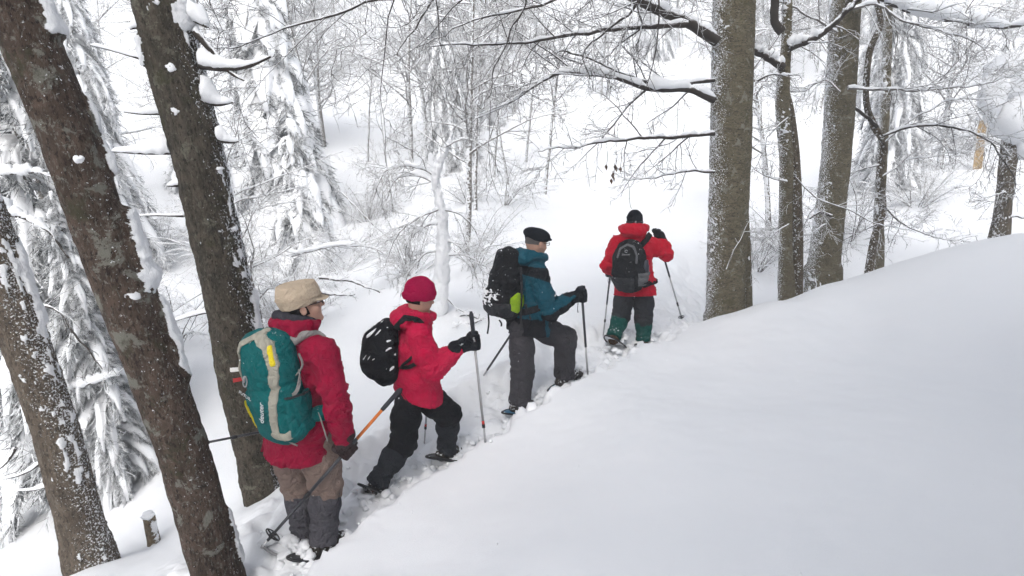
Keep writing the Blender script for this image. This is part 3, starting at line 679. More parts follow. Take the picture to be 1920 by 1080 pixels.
# trail blaze painted on the mossy trunk
def blaze(t, y0, y1, x0, x1, mat, name):
    G, Nn = GRID[t.name]; n, m, _ = G.shape; ry = np.array([proj(g.mean(0))[1] for g in G]); rows = np.where((ry >= y0) & (ry <= y1))[0]
    px = np.array([proj(g)[0] for g in G[rows[len(rows)//2]]]); fr = (Nn[rows[0]]@unit(CAM-G[rows[0]].mean(0))) > 0.05
    cols = np.where((px >= x0) & (px <= x1) & fr)[0]
    if len(cols) and cols[-1]-cols[0] > len(cols): cols = np.concatenate([cols[cols > m/2], cols[cols <= m/2]])
    V = (G[rows][:, cols]+Nn[rows][:, cols]*0.004).reshape(-1, 3); i = np.arange(len(rows)*len(cols)).reshape(len(rows), len(cols))
    obj(name, V, np.stack([i[:-1, :-1], i[1:, :-1], i[1:, 1:], i[:-1, 1:]], -1).reshape(-1, 4), MATS[mat], t)
blaze(tC, 673, 686, 430, 478, "paint_white", "blaze_stripe"); blaze(tC, 690, 703, 436, 478, "paint_red", "blaze_stripe")

# --- beech by the snow bank and its neighbours
tD, PD, RD = big_trunk("beech_tree", "thick olive beech trunk rising from the edge of the snow bank", [(1360, 612, 74), (1360, 560, 70), (1364, 450, 71), (1369, 300, 74), (1373, 150, 75), (1377, 0, 76)], 7.35, "bark_beech", seed=31, bk=dict(wind=(-1, 0.35, 0), wamt=0.40, thr=0.44, fleck=34, amp=0.005, f=12, zs=1.6, cell=0.015, flare=0.09, snowh=0.008, patch=0.22, rows=lambda y: 0.16*math.exp(-((y-80)/60)**2)))
tD2, PD2, RD2 = big_trunk("beech_tree", "thin dark stem half hidden behind the thick beech trunk", [(1402, 575, 18), (1400, 480, 16), (1396, 380, 14), (1392, 200, 12)], 7.8, "bark_beech", seed=32, bk=dict(wind=(-0.7, -0.5, 0.3), wamt=0.22, thr=0.44, fleck=26, amp=0.004, cell=0.016, patch=0.35))
tE, PE, RE = big_trunk("beech_tree", "slender twin-stemmed tree between the two thick beech trunks", [(1475, 560, 27), (1473, 450, 25), (1474, 300, 25), (1467, 190, 25), (1474, 90, 19), (1477, 0, 17)], 8.2, "bark_beech", seed=33, bk=dict(wind=(-0.7, -0.5, 0.3), wamt=0.22, thr=0.44, fleck=26, amp=0.005, f=14, zs=1.4, cell=0.014, flare=0.15, patch=0.35))
_P, _R = px_trunk([(1493, 548, 24), (1494, 440, 22), (1490, 300, 19), (1482, 210, 14), (1472, 165, 12)], 8.25, 30); _P, _R = sink(_P, _R)
mb = MB(); trunk_mesh(mb, _P, _R, 14, 0.03, 35); mb.build("stem", MATS["bark_frosted2"], tE)
tF, PF, RF = big_trunk("beech_tree", "thick grey-olive beech trunk right of the twin-stemmed tree", [(1541, 528, 60), (1548, 470, 54), (1560, 370, 51), (1570, 270, 51), (1578, 150, 52), (1586, 0, 52)], 8.9, "bark_beech", seed=36, bk=dict(wind=(-1, 0.1, 0), wamt=0.38, thr=0.42, fleck=30, amp=0.005, f=12, zs=1.6, cell=0.018, flare=0.14, snowh=0.010, patch=0.25))
tG, PG, RG = big_trunk("beech_tree", "straight brown trunk in front of the frosted spruce curtain", [(1645, 478, 20), (1648, 400, 18), (1655, 280, 17), (1662, 150, 16), (1664, 60, 15), (1668, -40, 14)], 10.5, "bark_beech", seed=37, bk=dict(wind=(-0.7, -0.5, 0.3), wamt=0.25, thr=0.42, fleck=22, amp=0.006, f=14, zs=1.0, cell=0.018, flare=0.15, patch=0.35))
tG2, PG2, RG2 = big_trunk("beech_sapling", "thin crooked reddish stem winding up in front of the brown trunk", [(1630, 500, 15), (1640, 445, 14), (1655, 395, 13), (1650, 330, 13), (1657, 270, 13), (1640, 238, 13), (1624, 190, 11), (1630, 100, 11), (1651, 45, 10), (1640, -10, 9)], 9.2, "bark_frosted2", seed=38, sides=10, up=1.0)
tH, PH, RH = big_trunk("beech_tree", "broken snow-topped trunk standing on the bank at the right edge", [(1874, 444, 34), (1880, 400, 28), (1888, 320, 27), (1897, 250, 30), (1900, 180, 28)], 10.3, "bark_frosted2", seed=39, sides=14, up=0.3)
mb = MB(); lump(mb, at_y(1895, 145, ORG[tH.name][1]), 0.40, 5, (0.95, 0.85, 1.0), 20, 14); lump(mb, at_y(1862, 178, ORG[tH.name][1]-0.1), 0.22, 6, (0.8, 0.8, 1.7), 18, 12); lump(mb, at_y(1910, 205, ORG[tH.name][1]-0.1), 0.34, 7, (1, 0.8, 1.3), 18, 12); lump(mb, at_y(1925, 265, ORG[tH.name][1]-0.05), 0.24, 8, (1, 0.8, 1.4), 18, 12); mb.build("snow_cap", MATS["snow_lump"], tH)
# limbs: a polyline of pixels with its own twigs and snow
def limb(t, pts, d, r0, seed, r1=0.3, snow=1.0, kids=(14, 9, 5), ratio=0.5, twig="twig_dark", n=34, name="limb", rmin=0.0032, flat=0.6, droop=-0.02, ln=None, maxl=3, thick=0.018):
    rg = np.random.default_rng(seed)
    Yt = ORG[t.name][1]+d-DREF.get(t.name, d); P = smooth_path(np.array([at_y(x, y, Yt+(z[0] if z else 0)) for x, y, *z in pts]), n); R = r0*np.linspace(1, r1, n)
    P = P+(0.022*np.stack([wob(P, 7, seed), wob(P, 7, seed+1), wob(P, 7, seed+2)], 1)+0.012*np.stack([wob(P, 19, seed+3), wob(P, 19, seed+4), wob(P, 19, seed+5)], 1))*np.linspace(0, 1, n)[:, None]**0.5; R = R*(1+0.12*wob(P, 16, seed+6))
    mb = MB(); V, Q = tubes(P[None], R[None], 8); mb.add(V, Q); o = mb.build(name, MATS[twig], t)
    c = dict(CFG, n=[34, 9, 6, 5], kids=list(kids)+[0], ratio=[ratio, 0.5, 0.45], t0=[0.12, 0.15, 0.1, 0], ang=[(30, 65), (30, 60), (35, 60)], flat=flat, rmin=rmin, trop=[0, droop, droop, 0], wig=[0.05, 0.12, 0.16, 0.2], fall=0.5, maxl=maxl)
    if kids[0]:
        lev = grow(rg, P[None], R[None], 0, c)
        cb = MB()
        for k, (p, r) in enumerate(lev): V, Q = tubes(p, r, 4 if k == 0 else 3); cb.add(V, Q)
        cb.build("twigs", MATS["twig_mid" if twig == "twig_dark" else twig], o)
    if snow:
        sb = MB(); snow_on(sb, P[None], R[None], rg, snow, 8, thick)
        if kids[0]: snow_on(sb, *lev[0], rg, 0.75*snow, 4, 0.004)
        sb.build("snow_bank", MATS["snow_lump"], o)
    return o
limb(tD, [(1345, 78), (1290, 45), (1230, 18), (1165, -8), (1090, -40)], 7.2, 0.066, 101, 0.5, 1.1, (7, 7, 4), 0.4)
limb(tD, [(1340, 188), (1290, 168), (1220, 166), (1150, 146), (1068, 135), (1010, 158), (950, 196), (880, 236)], 7.1, 0.040, 102, 0.12, 1.35, (14, 8, 5), 0.34)
limb(tD, [(1340, 250), (1260, 258), (1170, 262), (1080, 276), (1010, 285)], 7.0, 0.026, 103, 0.15, 0.6, (12, 8, 4), 0.4)
limb(tD, [(1340, 150), (1260, 158), (1180, 145), (1120, 120), (1062, 95), (1020, 105)], 7.3, 0.022, 104, 0.2, 0.5, (8, 7, 4), 0.4)
limb(tD, [(1340, 322), (1290, 320), (1240, 330), (1170, 338)], 7.1, 0.015, 105, 0.2, 0.6, (8, 7, 4), 0.45)
limb(tD, [(1290, 46), (1200, 50), (1100, 62), (1000, 75), (900, 82), (800, 86)], 7.0, 0.03, 106, 0.15, 0.6, (14, 8, 4), 0.3)
limb(tD, [(1378, -170, 0.75), (1300, -100, 0.4), (1230, -30), (1180, 20), (1120, 70), (1090, 110), (1105, 150)], 6.6, 0.022, 107, 0.2, 0.4, (7, 7, 4), 0.4)
limb(tD, [(1378, -150, 0.55), (1290, -70, 0.3), (1200, -30), (1080, -10), (980, 20), (880, 40), (780, 95)], 6.8, 0.024, 108, 0.15, 0.5, (12, 8, 4), 0.32)
limb(tD, [(1378, -260, 1.75), (1160, -120, 0.9), (940, -40), (800, -20), (690, 6), (560, 45), (470, 85), (390, 100)], 5.6, 0.02, 109, 0.12, 0.4, (14, 8, 4), 0.25)
limb(tD, [(1378, -300, 1.55), (1100, -160, 0.7), (860, -40), (810, 10), (770, 60), (745, 110)], 5.8, 0.016, 110, 0.2, 0.4, (6, 6, 4), 0.4)
limb(tD, [(1378, -230, 1.15), (1180, -140, 0.5), (1010, -40), (985, 10), (960, 60), (930, 130), (915, 190)], 6.2, 0.015, 111, 0.2, 0.4, (7, 6, 4), 0.35)
limb(tD, [(1420, 152), (1450, 140), (1500, 140)], 7.3, 0.014, 112, 0.3, 0.6, (4, 5, 3), 0.6)
# small frosted shoot on the bark, and the few dead leaves still hanging
limb(tD, [(1362, 505, -0.22), (1375, 470, -0.26), (1392, 440, -0.28), (1394, 425, -0.28)], 7.35, 0.008, 113, 0.4, 0.4, (5, 3, 0), 0.5, "twig_white", 10, maxl=2)
mbs = MB(); rg = np.random.default_rng(5)
for (x, y) in ((1137, 310), (1152, 322), (1155, 308), (1163, 312), (1150, 332)):
    p = at(x, y, 7.0); q = at(x+rg.uniform(-3, 3), y-26, 7.0); V, Q = tubes(np.array([q, (p+q)/2+[0.01, 0, 0], p])[None], np.full((1, 3), 0.003), 3); mbs.add(V, Q)
    for k in range(2):
        a = rg.uniform(0, 3); s = np.array([math.cos(a), math.sin(a), 0])*0.022; mm = MB()
        c = p+rg.normal(0, 0.012, 3); V = np.array([c, c+s-[0, 0, 0.03], c+[0.006, 0.008, -0.075], c-s-[0, 0, 0.03], c+[0.012, -0.012, -0.035]])
        mm.add(V, np.array([(0, 1, 4), (1, 2, 4), (2, 3, 4), (3, 0, 4)])); mm.build("dead_leaf", MATS["dead_leaf"], tD)
mbs.build("leaf_stalks", MATS["twig_dark"], tD)
limb(tE, [(1478, 90), (1505, 82), (1540, 62), (1580, 30), (1612, -5)], 8.1, 0.05, 121, 0.5, 1.5, (8, 8, 4), 0.5)
limb(tE, [(1468, 128), (1445, 112), (1425, 100), (1410, 90)], 8.1, 0.055, 122, 0.6, 1.6, (3, 6, 4), 0.6)
limb(tE, [(1466, 60), (1450, 30), (1452, -10)], 8.2, 0.06, 123, 0.8, 1.2, (0, 0, 0))
limb(tE, [(1476, 340), (1440, 330), (1400, 300)], 7.9, 0.012, 124, 0.2, 0.5, (9, 7, 4), 0.5, "twig_frost")
limb(tE, [(1480, 420), (1450, 440), (1415, 480), (1400, 520)], 7.8, 0.010, 125, 0.3, 0.4, (8, 6, 3), 0.5, "twig_frost")
limb(tE, [(1490, 330), (1530, 370), (1590, 395), (1650, 420), (1720, 440)], 8.0, 0.012, 126, 0.2, 0.5, (12, 7, 4), 0.4, "twig_frost")
limb(tE, [(1478, 220), (1440, 260), (1412, 330)], 8.0, 0.012, 127, 0.2, 0.5, (9, 7, 4), 0.5, "twig_frost")
limb(tF, [(1575, 172), (1545, 150), (1500, 170), (1450, 165)], 8.5, 0.016, 131, 0.2, 0.8, (12, 8, 4), 0.5, "twig_frost")
limb(tF, [(1590, 165), (1680, 170), (1780, 165), (1870, 150), (1960, 120)], 8.5, 0.02, 132, 0.2, 0.6, (18, 9, 5), 0.35, "twig_frost")
limb(tF, [(1580, 20), (1640, 10), (1700, 40), (1780, 60), (1850, 90)], 8.4, 0.025, 133, 0.2, 0.8, (16, 9, 5), 0.4, "twig_frost")
limb(tF, [(1548, 420), (1510, 440), (1470, 430), (1430, 445)], 8.5, 0.011, 134, 0.2, 0.5, (10, 7, 4), 0.5, "twig_frost")
limb(tF, [(1570, 60), (1500, 20), (1430, -10)], 8.6, 0.02, 135, 0.3, 0.7, (10, 8, 4), 0.45, "twig_frost")
limb(tF, [(1560, 405), (1540, 398), (1520, 412)], 8.6, 0.03, 136, 0.5, 0.0, (0, 0, 0), name="branch_stub")
limb(tF, [(1590, -20), (1640, -6), (1700, 18), (1800, 40), (1860, 50), (1950, 42)], 8.5, 0.035, 137, 0.6, 2.0, (8, 6, 3), 0.25, "twig_dark", thick=0.035)
limb(tG2, [(1655, 255), (1720, 235), (1800, 240), (1850, 265), (1885, 310), (1902, 350), (1880, 390)], 9.0, 0.02, 141, 0.2, 0.5, (16, 8, 4), 0.3)
limb(tG2, [(1645, 238), (1600, 200), (1560, 165), (1550, 140)], 9.0, 0.028, 142, 0.4, 0.8, (9, 7, 4), 0.4)
limb(tG2, [(1655, 385), (1690, 420), (1730, 440), (1780, 448), (1830, 440)], 8.9, 0.012, 143, 0.2, 0.4, (14, 7, 4), 0.42)
limb(tG2, [(1655, 330), (1700, 300), (1760, 290), (1830, 285)], 9.0, 0.012, 144, 0.2, 0.5, (14, 8, 4), 0.4, "twig_frost")
limb(tG2, [(1648, 310), (1610, 320), (1570, 345), (1530, 350)], 8.9, 0.010, 145, 0.2, 0.4, (10, 7, 4), 0.45)
limb(tG2, [(1660, 265), (1710, 225), (1780, 190), (1850, 185), (1930, 170)], 9.1, 0.014, 146, 0.2, 0.7, (16, 8, 4), 0.4, "twig_frost")
limb(tG2, [(1645, 420), (1600, 440), (1560, 470), (1530, 500)], 8.8, 0.009, 147, 0.3, 0.3, (10, 6, 3), 0.45)
limb(tH, [(1885, 360), (1850, 370), (1820, 360)], 10.2, 0.012, 151, 0.3, 0.8, (8, 6, 3), 0.6, "twig_frost")
limb(tH, [(1900, 300), (1860, 260), (1800, 255), (1740, 262)], 10.2, 0.02, 152, 0.2, 1.0, (12, 8, 4), 0.45, "twig_white")
limb(tH, [(1880, 412), (1905, 405), (1940, 410)], 10.2, 0.018, 153, 0.4, 1.0, (2, 3, 3), 0.5)

# --- snow-plastered snag with arching twigs
tS, PS, RS = big_trunk("dead_snag", "thin bent snag wholly plastered with snow behind the pink knit hat", [(816, 650, 70), (818, 605, 44), (823, 560, 33), (829, 500, 27), (831, 455, 22), (829, 410, 23), (821, 370, 18), (817, 335, 17), (823, 305, 13), (836, 278, 9), (851, 248, 5)], 8.7, "bark_plastered", seed=61, up=0.02,
    bk=dict(wind=(0, -1, 0.3), wamt=0.25, thr=-0.02, fleck=7, amp=0.022, f=7, zs=0.6, cell=0.013, snowh=0.025, patch=0.3))
for k, (pp, r, kd, sn) in enumerate([
    ([(822, 335), (790, 315), (750, 312), (715, 332), (700, 372)], 0.018, (12, 8, 4), 1.7), ([(822, 350), (795, 333), (760, 330), (735, 345), (712, 400)], 0.014, (10, 8, 4), 1.4),
    ([(822, 392), (790, 405), (750, 440), (722, 500)], 0.016, (12, 8, 5), 1.4), ([(822, 420), (795, 425), (765, 455), (745, 520)], 0.014, (12, 8, 5), 1.2),
    ([(832, 393), (860, 400), (885, 425), (908, 458)], 0.016, (10, 7, 4), 1.2), ([(834, 450), (860, 462), (885, 500), (900, 545)], 0.013, (10, 8, 4), 1.0),
    ([(834, 480), (870, 478), (900, 500), (912, 545)], 0.012, (10, 8, 4), 1.0), ([(822, 470), (790, 480), (760, 520), (750, 560)], 0.013, (10, 8, 4), 1.1),
    ([(838, 560), (860, 580), (880, 590)], 0.012, (6, 6, 3), 0.8), ([(836, 275), (870, 262), (910, 280), (940, 310)], 0.010, (8, 7, 3), 1.2)]):
    limb(tS, pp, 8.65, r, 170+k, 0.3, sn, kd, 0.5, "twig_frost", name="branch", droop=-0.07, thick=0.014)
# sawn stump and the wooden post
P, R = px_trunk([(289, 1024, 24), (285, 1000, 23), (279, 968, 22)], 5.2, 8); P, R = sink(P, R)
t = thing("tree_stump", P[1], "short broken stump poking out of the snow between two leaning trunks", "stump"); mb = MB(); trunk_mesh(mb, P, R, 14, 0.07, 71); mb.build("trunk", MATS["bark_stump"], t)
mb = MB(); lump(mb, P[-1]+[0, 0, 0.01], 0.056, 72, (1, 1, 0.6)); mb.build("snow_cap", MATS["snow_lump"], t); stub(t, [(282, 975), (272, 972), (264, 971)], 5.15, 0.012, 73, 0.7)
t = thing("wooden_post", at(1832, 322, 17), "yellowish sawn wooden marker post standing in the snow at upper right", "post")
P, R = px_trunk([(1831, 328, 14), (1837, 280, 13), (1844, 222, 12)], 17, 8); P, R = sink(P, R, 0.5)
mb = MB(); V, Q = tubes(P[None], (R*1.3)[None], 4); mb.add(V, Q); mb.add(V[-4:], np.array([[0, 1, 2, 3]])); mb.build("post", MATS["wood_post"], t, smooth=False)
mb = MB(); lump(mb, P[-1]+[0, 0, 0.04], 0.17, 74, (1, 1, 0.8)); mb.build("snow_cap", MATS["snow_lump"], t)
mb = MB(); q = px_trunk([(1836, 293, 15), (1837, 286, 15)], 16.9, 3); V, Q = tubes(q[0][None], (q[1]*1.3)[None], 4); mb.add(V, Q); mb.build("cross_band", MATS["bark_fir_pale"], t, smooth=False)
# ------------------------------------------------------------------ the wood around
FARC = dict(kids=[26, 11, 6, 0], rmin=0.007)
protos = [bare_tree(201+k, H, r, "bare_tree", "thin frosted bare tree", c=dict(FARC, **cc), twig=tw, crown0=c0) for k, (H, r, cc, tw, c0) in enumerate([
    (9.0, 0.11, {}, "twig_white", 0.25), (7.5, 0.08, dict(ratio=[0.36, 0.5, 0.45]), "twig_frost", 0.3), (10.0, 0.15, dict(ratio=[0.5, 0.5, 0.45], ang=[(40, 70), (35, 65), (35, 65)]), "twig_white", 0.2),
    (6.0, 0.05, dict(ratio=[0.4, 0.55, 0.45], kids=[22, 10, 6, 0]), "twig_white", 0.15), (8.0, 0.07, dict(ratio=[0.32, 0.5, 0.4], trop=[0, 0.03, 0, 0]), "twig_white", 0.35)])]
shr = [shrub(231+k, h, n, "frosted_shrub", "low arching frosted shrub", tw, dr) for k, (h, n, tw, dr) in enumerate([(1.6, 22, "twig_frost", -0.10), (2.2, 16, "twig_frost", -0.13), (1.2, 26, "twig_white", -0.08)])]
spr = [spruce(261, 11, 2.2, 250, "spruce_tree", "snow-laden spruce", 0.95, 34, 0.16, slen=0.42, sub=7, nw=0.06), spruce(262, 4.6, 1.15, 120, "spruce_tree", "snow-laden spruce", 1.25, 34, 0.08, slen=0.3, snow=1.2, sub=7, nw=0.06), spruce(263, 8, 1.7, 200, "spruce_tree", "snow-laden spruce", 1.25, 46, 0.12, needle="needles_frost", slen=0.36, snow=0.5, sub=8, nw=0.05)]
near_spr = spruce(264, 6.5, 1.6, 170, "spruce_tree", "snow-laden spruce", 0.8, 60, 0.10, slen=0.26, sub=14, snow=0.5, grid=(12, 8), nw=0.035)
near_spr2 = spruce(265, 5.5, 1.15, 160, "spruce_tree", "snow-laden spruce", 1.0, 46, 0.09, needle="needles_mid", slen=0.24, sub=14, snow=0.42, grid=(12, 8), nw=0.035)
FIRST = set()
def plant(proto, px, d, s=1.0, rz=None, label=None, group=None, lean=0.0, sz=None, dz=0.0):
    p = on_ground(px, d); rz = rng.uniform(0, 6.28) if rz is None else rz; p[2] += dz
    return place(proto, p, rz, s, (0, lean), label, group, sz=sz)
# spruces
plant(spr[0], 548, 22, 1.12, 0.4, "tall snow-laden spruce with drooping boughs left of the picture's middle", "snow-laden spruces")
plant(spr[1], 585, 17.5, 1.08, 1.3, "short spruce buried in thick snow at the foot of the tall spruce", "snow-laden spruces")
plant(near_spr2, 168, 6.6, 1.05, 2.0, "slim snow-draped spruce seen between the two leaning fir trunks", "snow-laden spruces", dz=0.2)
sB = plant(near_spr, 10, 7.4, 0.95, 0.3, "broad snow-laden spruce behind the trunk at the left edge", "snow-laden spruces", dz=-0.2)
plant(near_spr2, 240, 6.2, 0.55, 4.0, "small frosted spruce drooping behind the reddish leaning trunk", "snow-laden spruces")
plant(spr[2], 1668, 17.5, 0.85, 1.0, "frosted spruce hanging like a grey curtain behind the brown trunk", "snow-laden spruces")
# the wood goes on behind the photographer and shades the near bank
for k, (x, y, q) in enumerate(((2.8, -2.6, 1.2), (5.8, 0.2, 1.35), (0.6, -5.0, 1.4), (4.2, -5.6, 1.5), (9.4, -1.8, 1.4), (7.5, -5.0, 1.5), (1.5, -9.0, 1.5))):
    place(spr[(0, 0, 0, 0, 2, 0, 0)[k]], (x, y, gz(x, y)), k*1.7, q, label="tall spruce standing behind the viewpoint, out of the picture", group="spruces behind the viewpoint")
t = thing("fir_sapling", at(60, 900, 5.6), "thin dead branches loaded with snow hanging behind the trunk at the left edge", "tree"); DREF[t.name] = 5.6
for k, (pp, r, sn) in enumerate((([(-30, 405), (40, 405), (90, 432), (130, 482)], 0.022, 2.2), ([(55, 565), (110, 582), (150, 640), (192, 692)], 0.014, 0.5), ([(112, 734), (165, 722), (222, 703)], 0.012, 2.0), ([(-10, 880), (40, 868), (72, 850)], 0.012, 1.6),
                                 ([(120, 792), (150, 775), (172, 762)], 0.010, 1.5), ([(-10, 330), (60, 322), (100, 330)], 0.012, 1.5), ([(70, 610), (130, 600), (165, 585)], 0.010, 1.6), ([(150, 640), (170, 700), (200, 760), (215, 830)], 0.008, 0.6))):
    limb(t, pp, 5.6+0.12*k, r, 400+k, 0.35, sn, (8, 6, 3), 0.35, "twig_dark", name="branch", droop=-0.06, thick=0.02)
# single bare trees that can be told apart
for px, d, pr, s, ln, lab in (
    (875, 13, 1, 0.95, -0.27, "leaning bare tree rising behind the snow-plastered snag"), (890, 17, 4, 0.9, -0.07, "thin bare tree right of the leaning tree behind the snag"),
    (1020, 20.5, 4, 1.0, 0.0, "forked bare tree standing alone at the edge of the open slope"), (953, 22, 4, 0.8, -0.05, "thin bare tree standing just left of the forked tree"),
    (770, 28, 0, 1.3, -0.1, "thick patchy bare tree leaning beside the tall spruce"), (735, 22, 3, 0.9, -0.15, "slim leaning sapling between tall spruce and snag"),
    (490, 9.6, 3, 0.8, -0.12, "thin dark sapling right of the mossy trunk"), (985, 25, 4, 0.9, 0.0, "thin bare tree just above and left of the forked tree"),
    (925, 23, 4, 0.85, -0.05, "thin bare tree upslope of the leaning tree"), (800, 31, 0, 1.2, 0.0, "speckled straight bare tree upslope of the tall spruce"),
    (1440, 14, 1, 0.9, 0.05, "bare tree filling the gap between thick beech and twin stems"), (1760, 18, 0, 0.8, 0.0, "bare frosted tree beyond the wooden post's left side")):
    plant(protos[pr], px, d, s, None, lab, "bare trees that stand apart", ln)
# the wood on the far slope
rg = np.random.default_rng(99); cnt = 0
GL = "frosted tree in the dense wood covering the far slope"
def open_slope(px, d):
    return (985 < px < 1345 and d < 33) or (620 < px < 760 and d < 26) or (1330 < px < 1700 and d < 20) or (1640 < px < 1960 and d < 31)
for k in range(400):
    if cnt >= 104: break
    px = rg.uniform(-250, 2200); d = 14+48*rg.uniform(0, 1)**0.8
    if open_slope(px, d) or (px < 900 and d < 20 and px > 380): continue
    pr = protos[rg.choice([0, 0, 1, 2, 2, 3, 4, 4])] if rg.uniform() < 0.85 else spr[rg.choice([0, 2])]
    plant(pr, px, d, rg.uniform(0.8, 1.25), None, ("snow-laden spruce" if pr in spr else "bare frosted tree")+" in the far wood "+("beyond the leaning trunks at left" if px < 500 else "beyond the open slope at middle" if px < 1340 else "beyond the beech trunks at right"), "frosted trees of the far wood", rg.normal(0, 0.05)); cnt += 1
SHL = ["frosted shrub right of the snow-buried spruce's foot", 'frosted shrub at the left foot of the white snag', 'frosted shrub close to the right of the white snag', 'frosted shrub just below the snow-buried spruce', 'frosted shrub in the hollow below and left of the snow-buried spruce', 'low pale shrub in the hollow just above the beige cap', 'frosted shrub upslope to the right of the white snag', "frosted shrub at the foot of the forked tree's left neighbour", 'wide pale shrub upslope right of the tall spruce', 'frosted shrub in the gap between the reddish trunk and the mossy trunk', 'frosted shrub behind the upper half of the reddish leaning trunk', 'frosted shrub between the left-edge trunk and the reddish trunk', 'frosted shrub behind the twin-stemmed tree', "frosted shrub behind the thick grey-olive beech's right side", 'pale shrub below and left of the wooden post', 'small frosted shrub between the thick beech and the twin stems', 'big pale shrub far behind the mossy trunk', "big frosted shrub at the tall spruce's left foot", 'big pale shrub just beyond the wooden post', 'frosted shrub beyond the snow-topped trunk at the right edge']
for j, (px, d, k, s) in enumerate(((640, 16, 1, 0.9), (770, 12.5, 0, 0.9), (890, 12, 1, 0.8), (560, 14, 0, 0.9), (510, 12, 1, 0.8), (540, 10.2, 2, 0.9), (880, 19, 2, 1.2), (945, 18, 1, 1.0), (690, 22, 2, 1.5), (330, 10, 1, 0.9), (250, 11, 0, 1.0), (150, 9.5, 1, 0.9), (1480, 13, 1, 0.9), (1590, 13.5, 0, 1.0), (1720, 15, 2, 1.2), (1420, 12, 0, 0.7), (300, 18, 2, 1.5), (440, 17, 0, 1.4), (1800, 21, 2, 1.6), (1900, 19, 1, 1.3))):
    plant(shr[k], px, d, s, None, SHL[j], "frosted shrubs in the hollow")
# twigs and fallen branches sticking out of the snow
for k, (pp, d, lab) in enumerate([
    ([(598, 521), (640, 527), (680, 536), (712, 547)], 8.5, "dark fallen branch lying on the snow behind the beige cap"), ([(596, 548), (630, 551), (664, 554)], 8.2, "short dark twig on the snow below the fallen branch"),
    ([(840, 600), (870, 592), (900, 598)], 8.4, "broken stick on the snow beside the upright pole grip"), ([(838, 612), (880, 606), (905, 604)], 8.2, "lower broken stick on the snow beside the pole grip"),
    ([(640, 360), (660, 380), (720, 440), (765, 470)], 13, "bent snowy sapling arching below the snow-buried spruce"), ([(545, 480), (620, 462), (690, 462), (725, 478)], 11.5, "bowed branch capped with snow behind the hikers")]):
    P = np.array([at(x, y, d) for x, y in pp]); t = thing("fallen_branch", P[0], lab, "branch")
    DREF[t.name] = d; limb(t, pp, d, 0.02 if k < 4 else 0.022, 300+k, 0.4, 1.0 if k < 4 else 1.5, (7, 5, 3) if k < 4 else (14, 8, 4), 0.35, "twig_dark" if k < 4 else "twig_frost", name="stem", droop=-0.04)
for o in protos+shr+spr+[near_spr, near_spr2]:
    for ch in list(o.children): bpy.data.objects.remove(ch)
    bpy.data.objects.remove(o)
# ------------------------------------------------------------------ clothing, skin and gear materials
cloth("skin", (0.50, 0.30, 0.225), 0.55, 0.12, 0.05, 60, 0.35)
cloth("jacket_crimson", (0.285, 0.004, 0.034), 0.62, 0.18, 0.3, 13, 0.35)
cloth("jacket_pink", (0.52, 0.007, 0.055), 0.6, 0.18, 0.3, 13, 0.35)
cloth("jacket_teal", (0.007, 0.072, 0.108), 0.6, 0.2, 0.3, 13, 0.35)
cloth("jacket_red", (0.50, 0.004, 0.024), 0.55, 0.15, 0.3, 13, 0.4)
cloth("cloth_black", (0.012, 0.013, 0.016), 0.7, 0.25, 0.35, 14, 0.3)
cloth("cloth_charcoal", (0.036, 0.038, 0.043), 0.75, 0.25, 0.35, 14, 0.25)
cloth("trousers_grey", (0.062, 0.059, 0.066), 0.8, 0.22, 0.35, 12, 0.2)
cloth("trousers_brown", (0.235, 0.172, 0.147), 0.8, 0.18, 0.35, 12, 0.2)
cloth("gaiter_grey", (0.085, 0.082, 0.095), 0.75, 0.2, 0.4, 14, 0.25)
cloth("gaiter_dark", (0.036, 0.039, 0.047), 0.75, 0.2, 0.4, 14, 0.25)
cloth("gaiter_green", (0.004, 0.075, 0.062), 0.7, 0.2, 0.4, 14, 0.3, snow=0.70)
cloth("fleece_grey", (0.05, 0.05, 0.062), 0.9, 0.2, 0.3, 20, 0.1)
cloth("hat_beige", (0.50, 0.405, 0.305), 0.9, 0.12, 0.25, 20, 0.1)
cloth("hat_pink", (0.60, 0.010, 0.095), 0.95, 0.15, 0.5, 55, 0.05)
cloth("hat_black", (0.016, 0.019, 0.024), 0.9, 0.2, 0.3, 40, 0.1)
cloth("glove_black", (0.014, 0.015, 0.019), 0.7, 0.25, 0.3, 25, 0.3)
cloth("glove_brown", (0.045, 0.030, 0.030), 0.7, 0.25, 0.3, 25, 0.3)
cloth("hair_dark", (0.03, 0.028, 0.028), 0.7, 0.4, 0.8, 90, 0.3); cloth("hair_grey", (0.22, 0.20, 0.19), 0.7, 0.3, 0.6, 90, 0.3)
cloth("pack_teal", (0.002, 0.108, 0.112), 0.65, 0.2, 0.3, 11, 0.35, snow=0.745); cloth("pack_sand", (0.36, 0.345, 0.29), 0.8, 0.15, 0.3, 14, 0.2); cloth("pack_yellow", (0.75, 0.60, 0.03), 0.7, 0.1, 0.2)
cloth("pack_black", (0.009, 0.010, 0.012), 0.6, 0.25, 0.4, 12, 0.4, snow=0.735); cloth("pack_grey", (0.035, 0.036, 0.041), 0.6, 0.25, 0.4, 12, 0.4, snow=0.72); cloth("pack_lightgrey", (0.13, 0.133, 0.14), 0.7, 0.15, 0.3)
cloth("pack_lime", (0.30, 0.48, 0.02), 0.7, 0.2, 0.3); cloth("strap_grey", (0.30, 0.29, 0.28), 0.8, 0.15, 0.3); cloth("strap_black", (0.015, 0.016, 0.018), 0.8, 0.2, 0.3)
cloth("boot_brown", (0.11, 0.065, 0.038), 0.7, 0.3, 0.4, 20, 0.3, snow=0.66); cloth("boot_dark", (0.05, 0.043, 0.038), 0.7, 0.3, 0.4, 20, 0.3, snow=0.62)
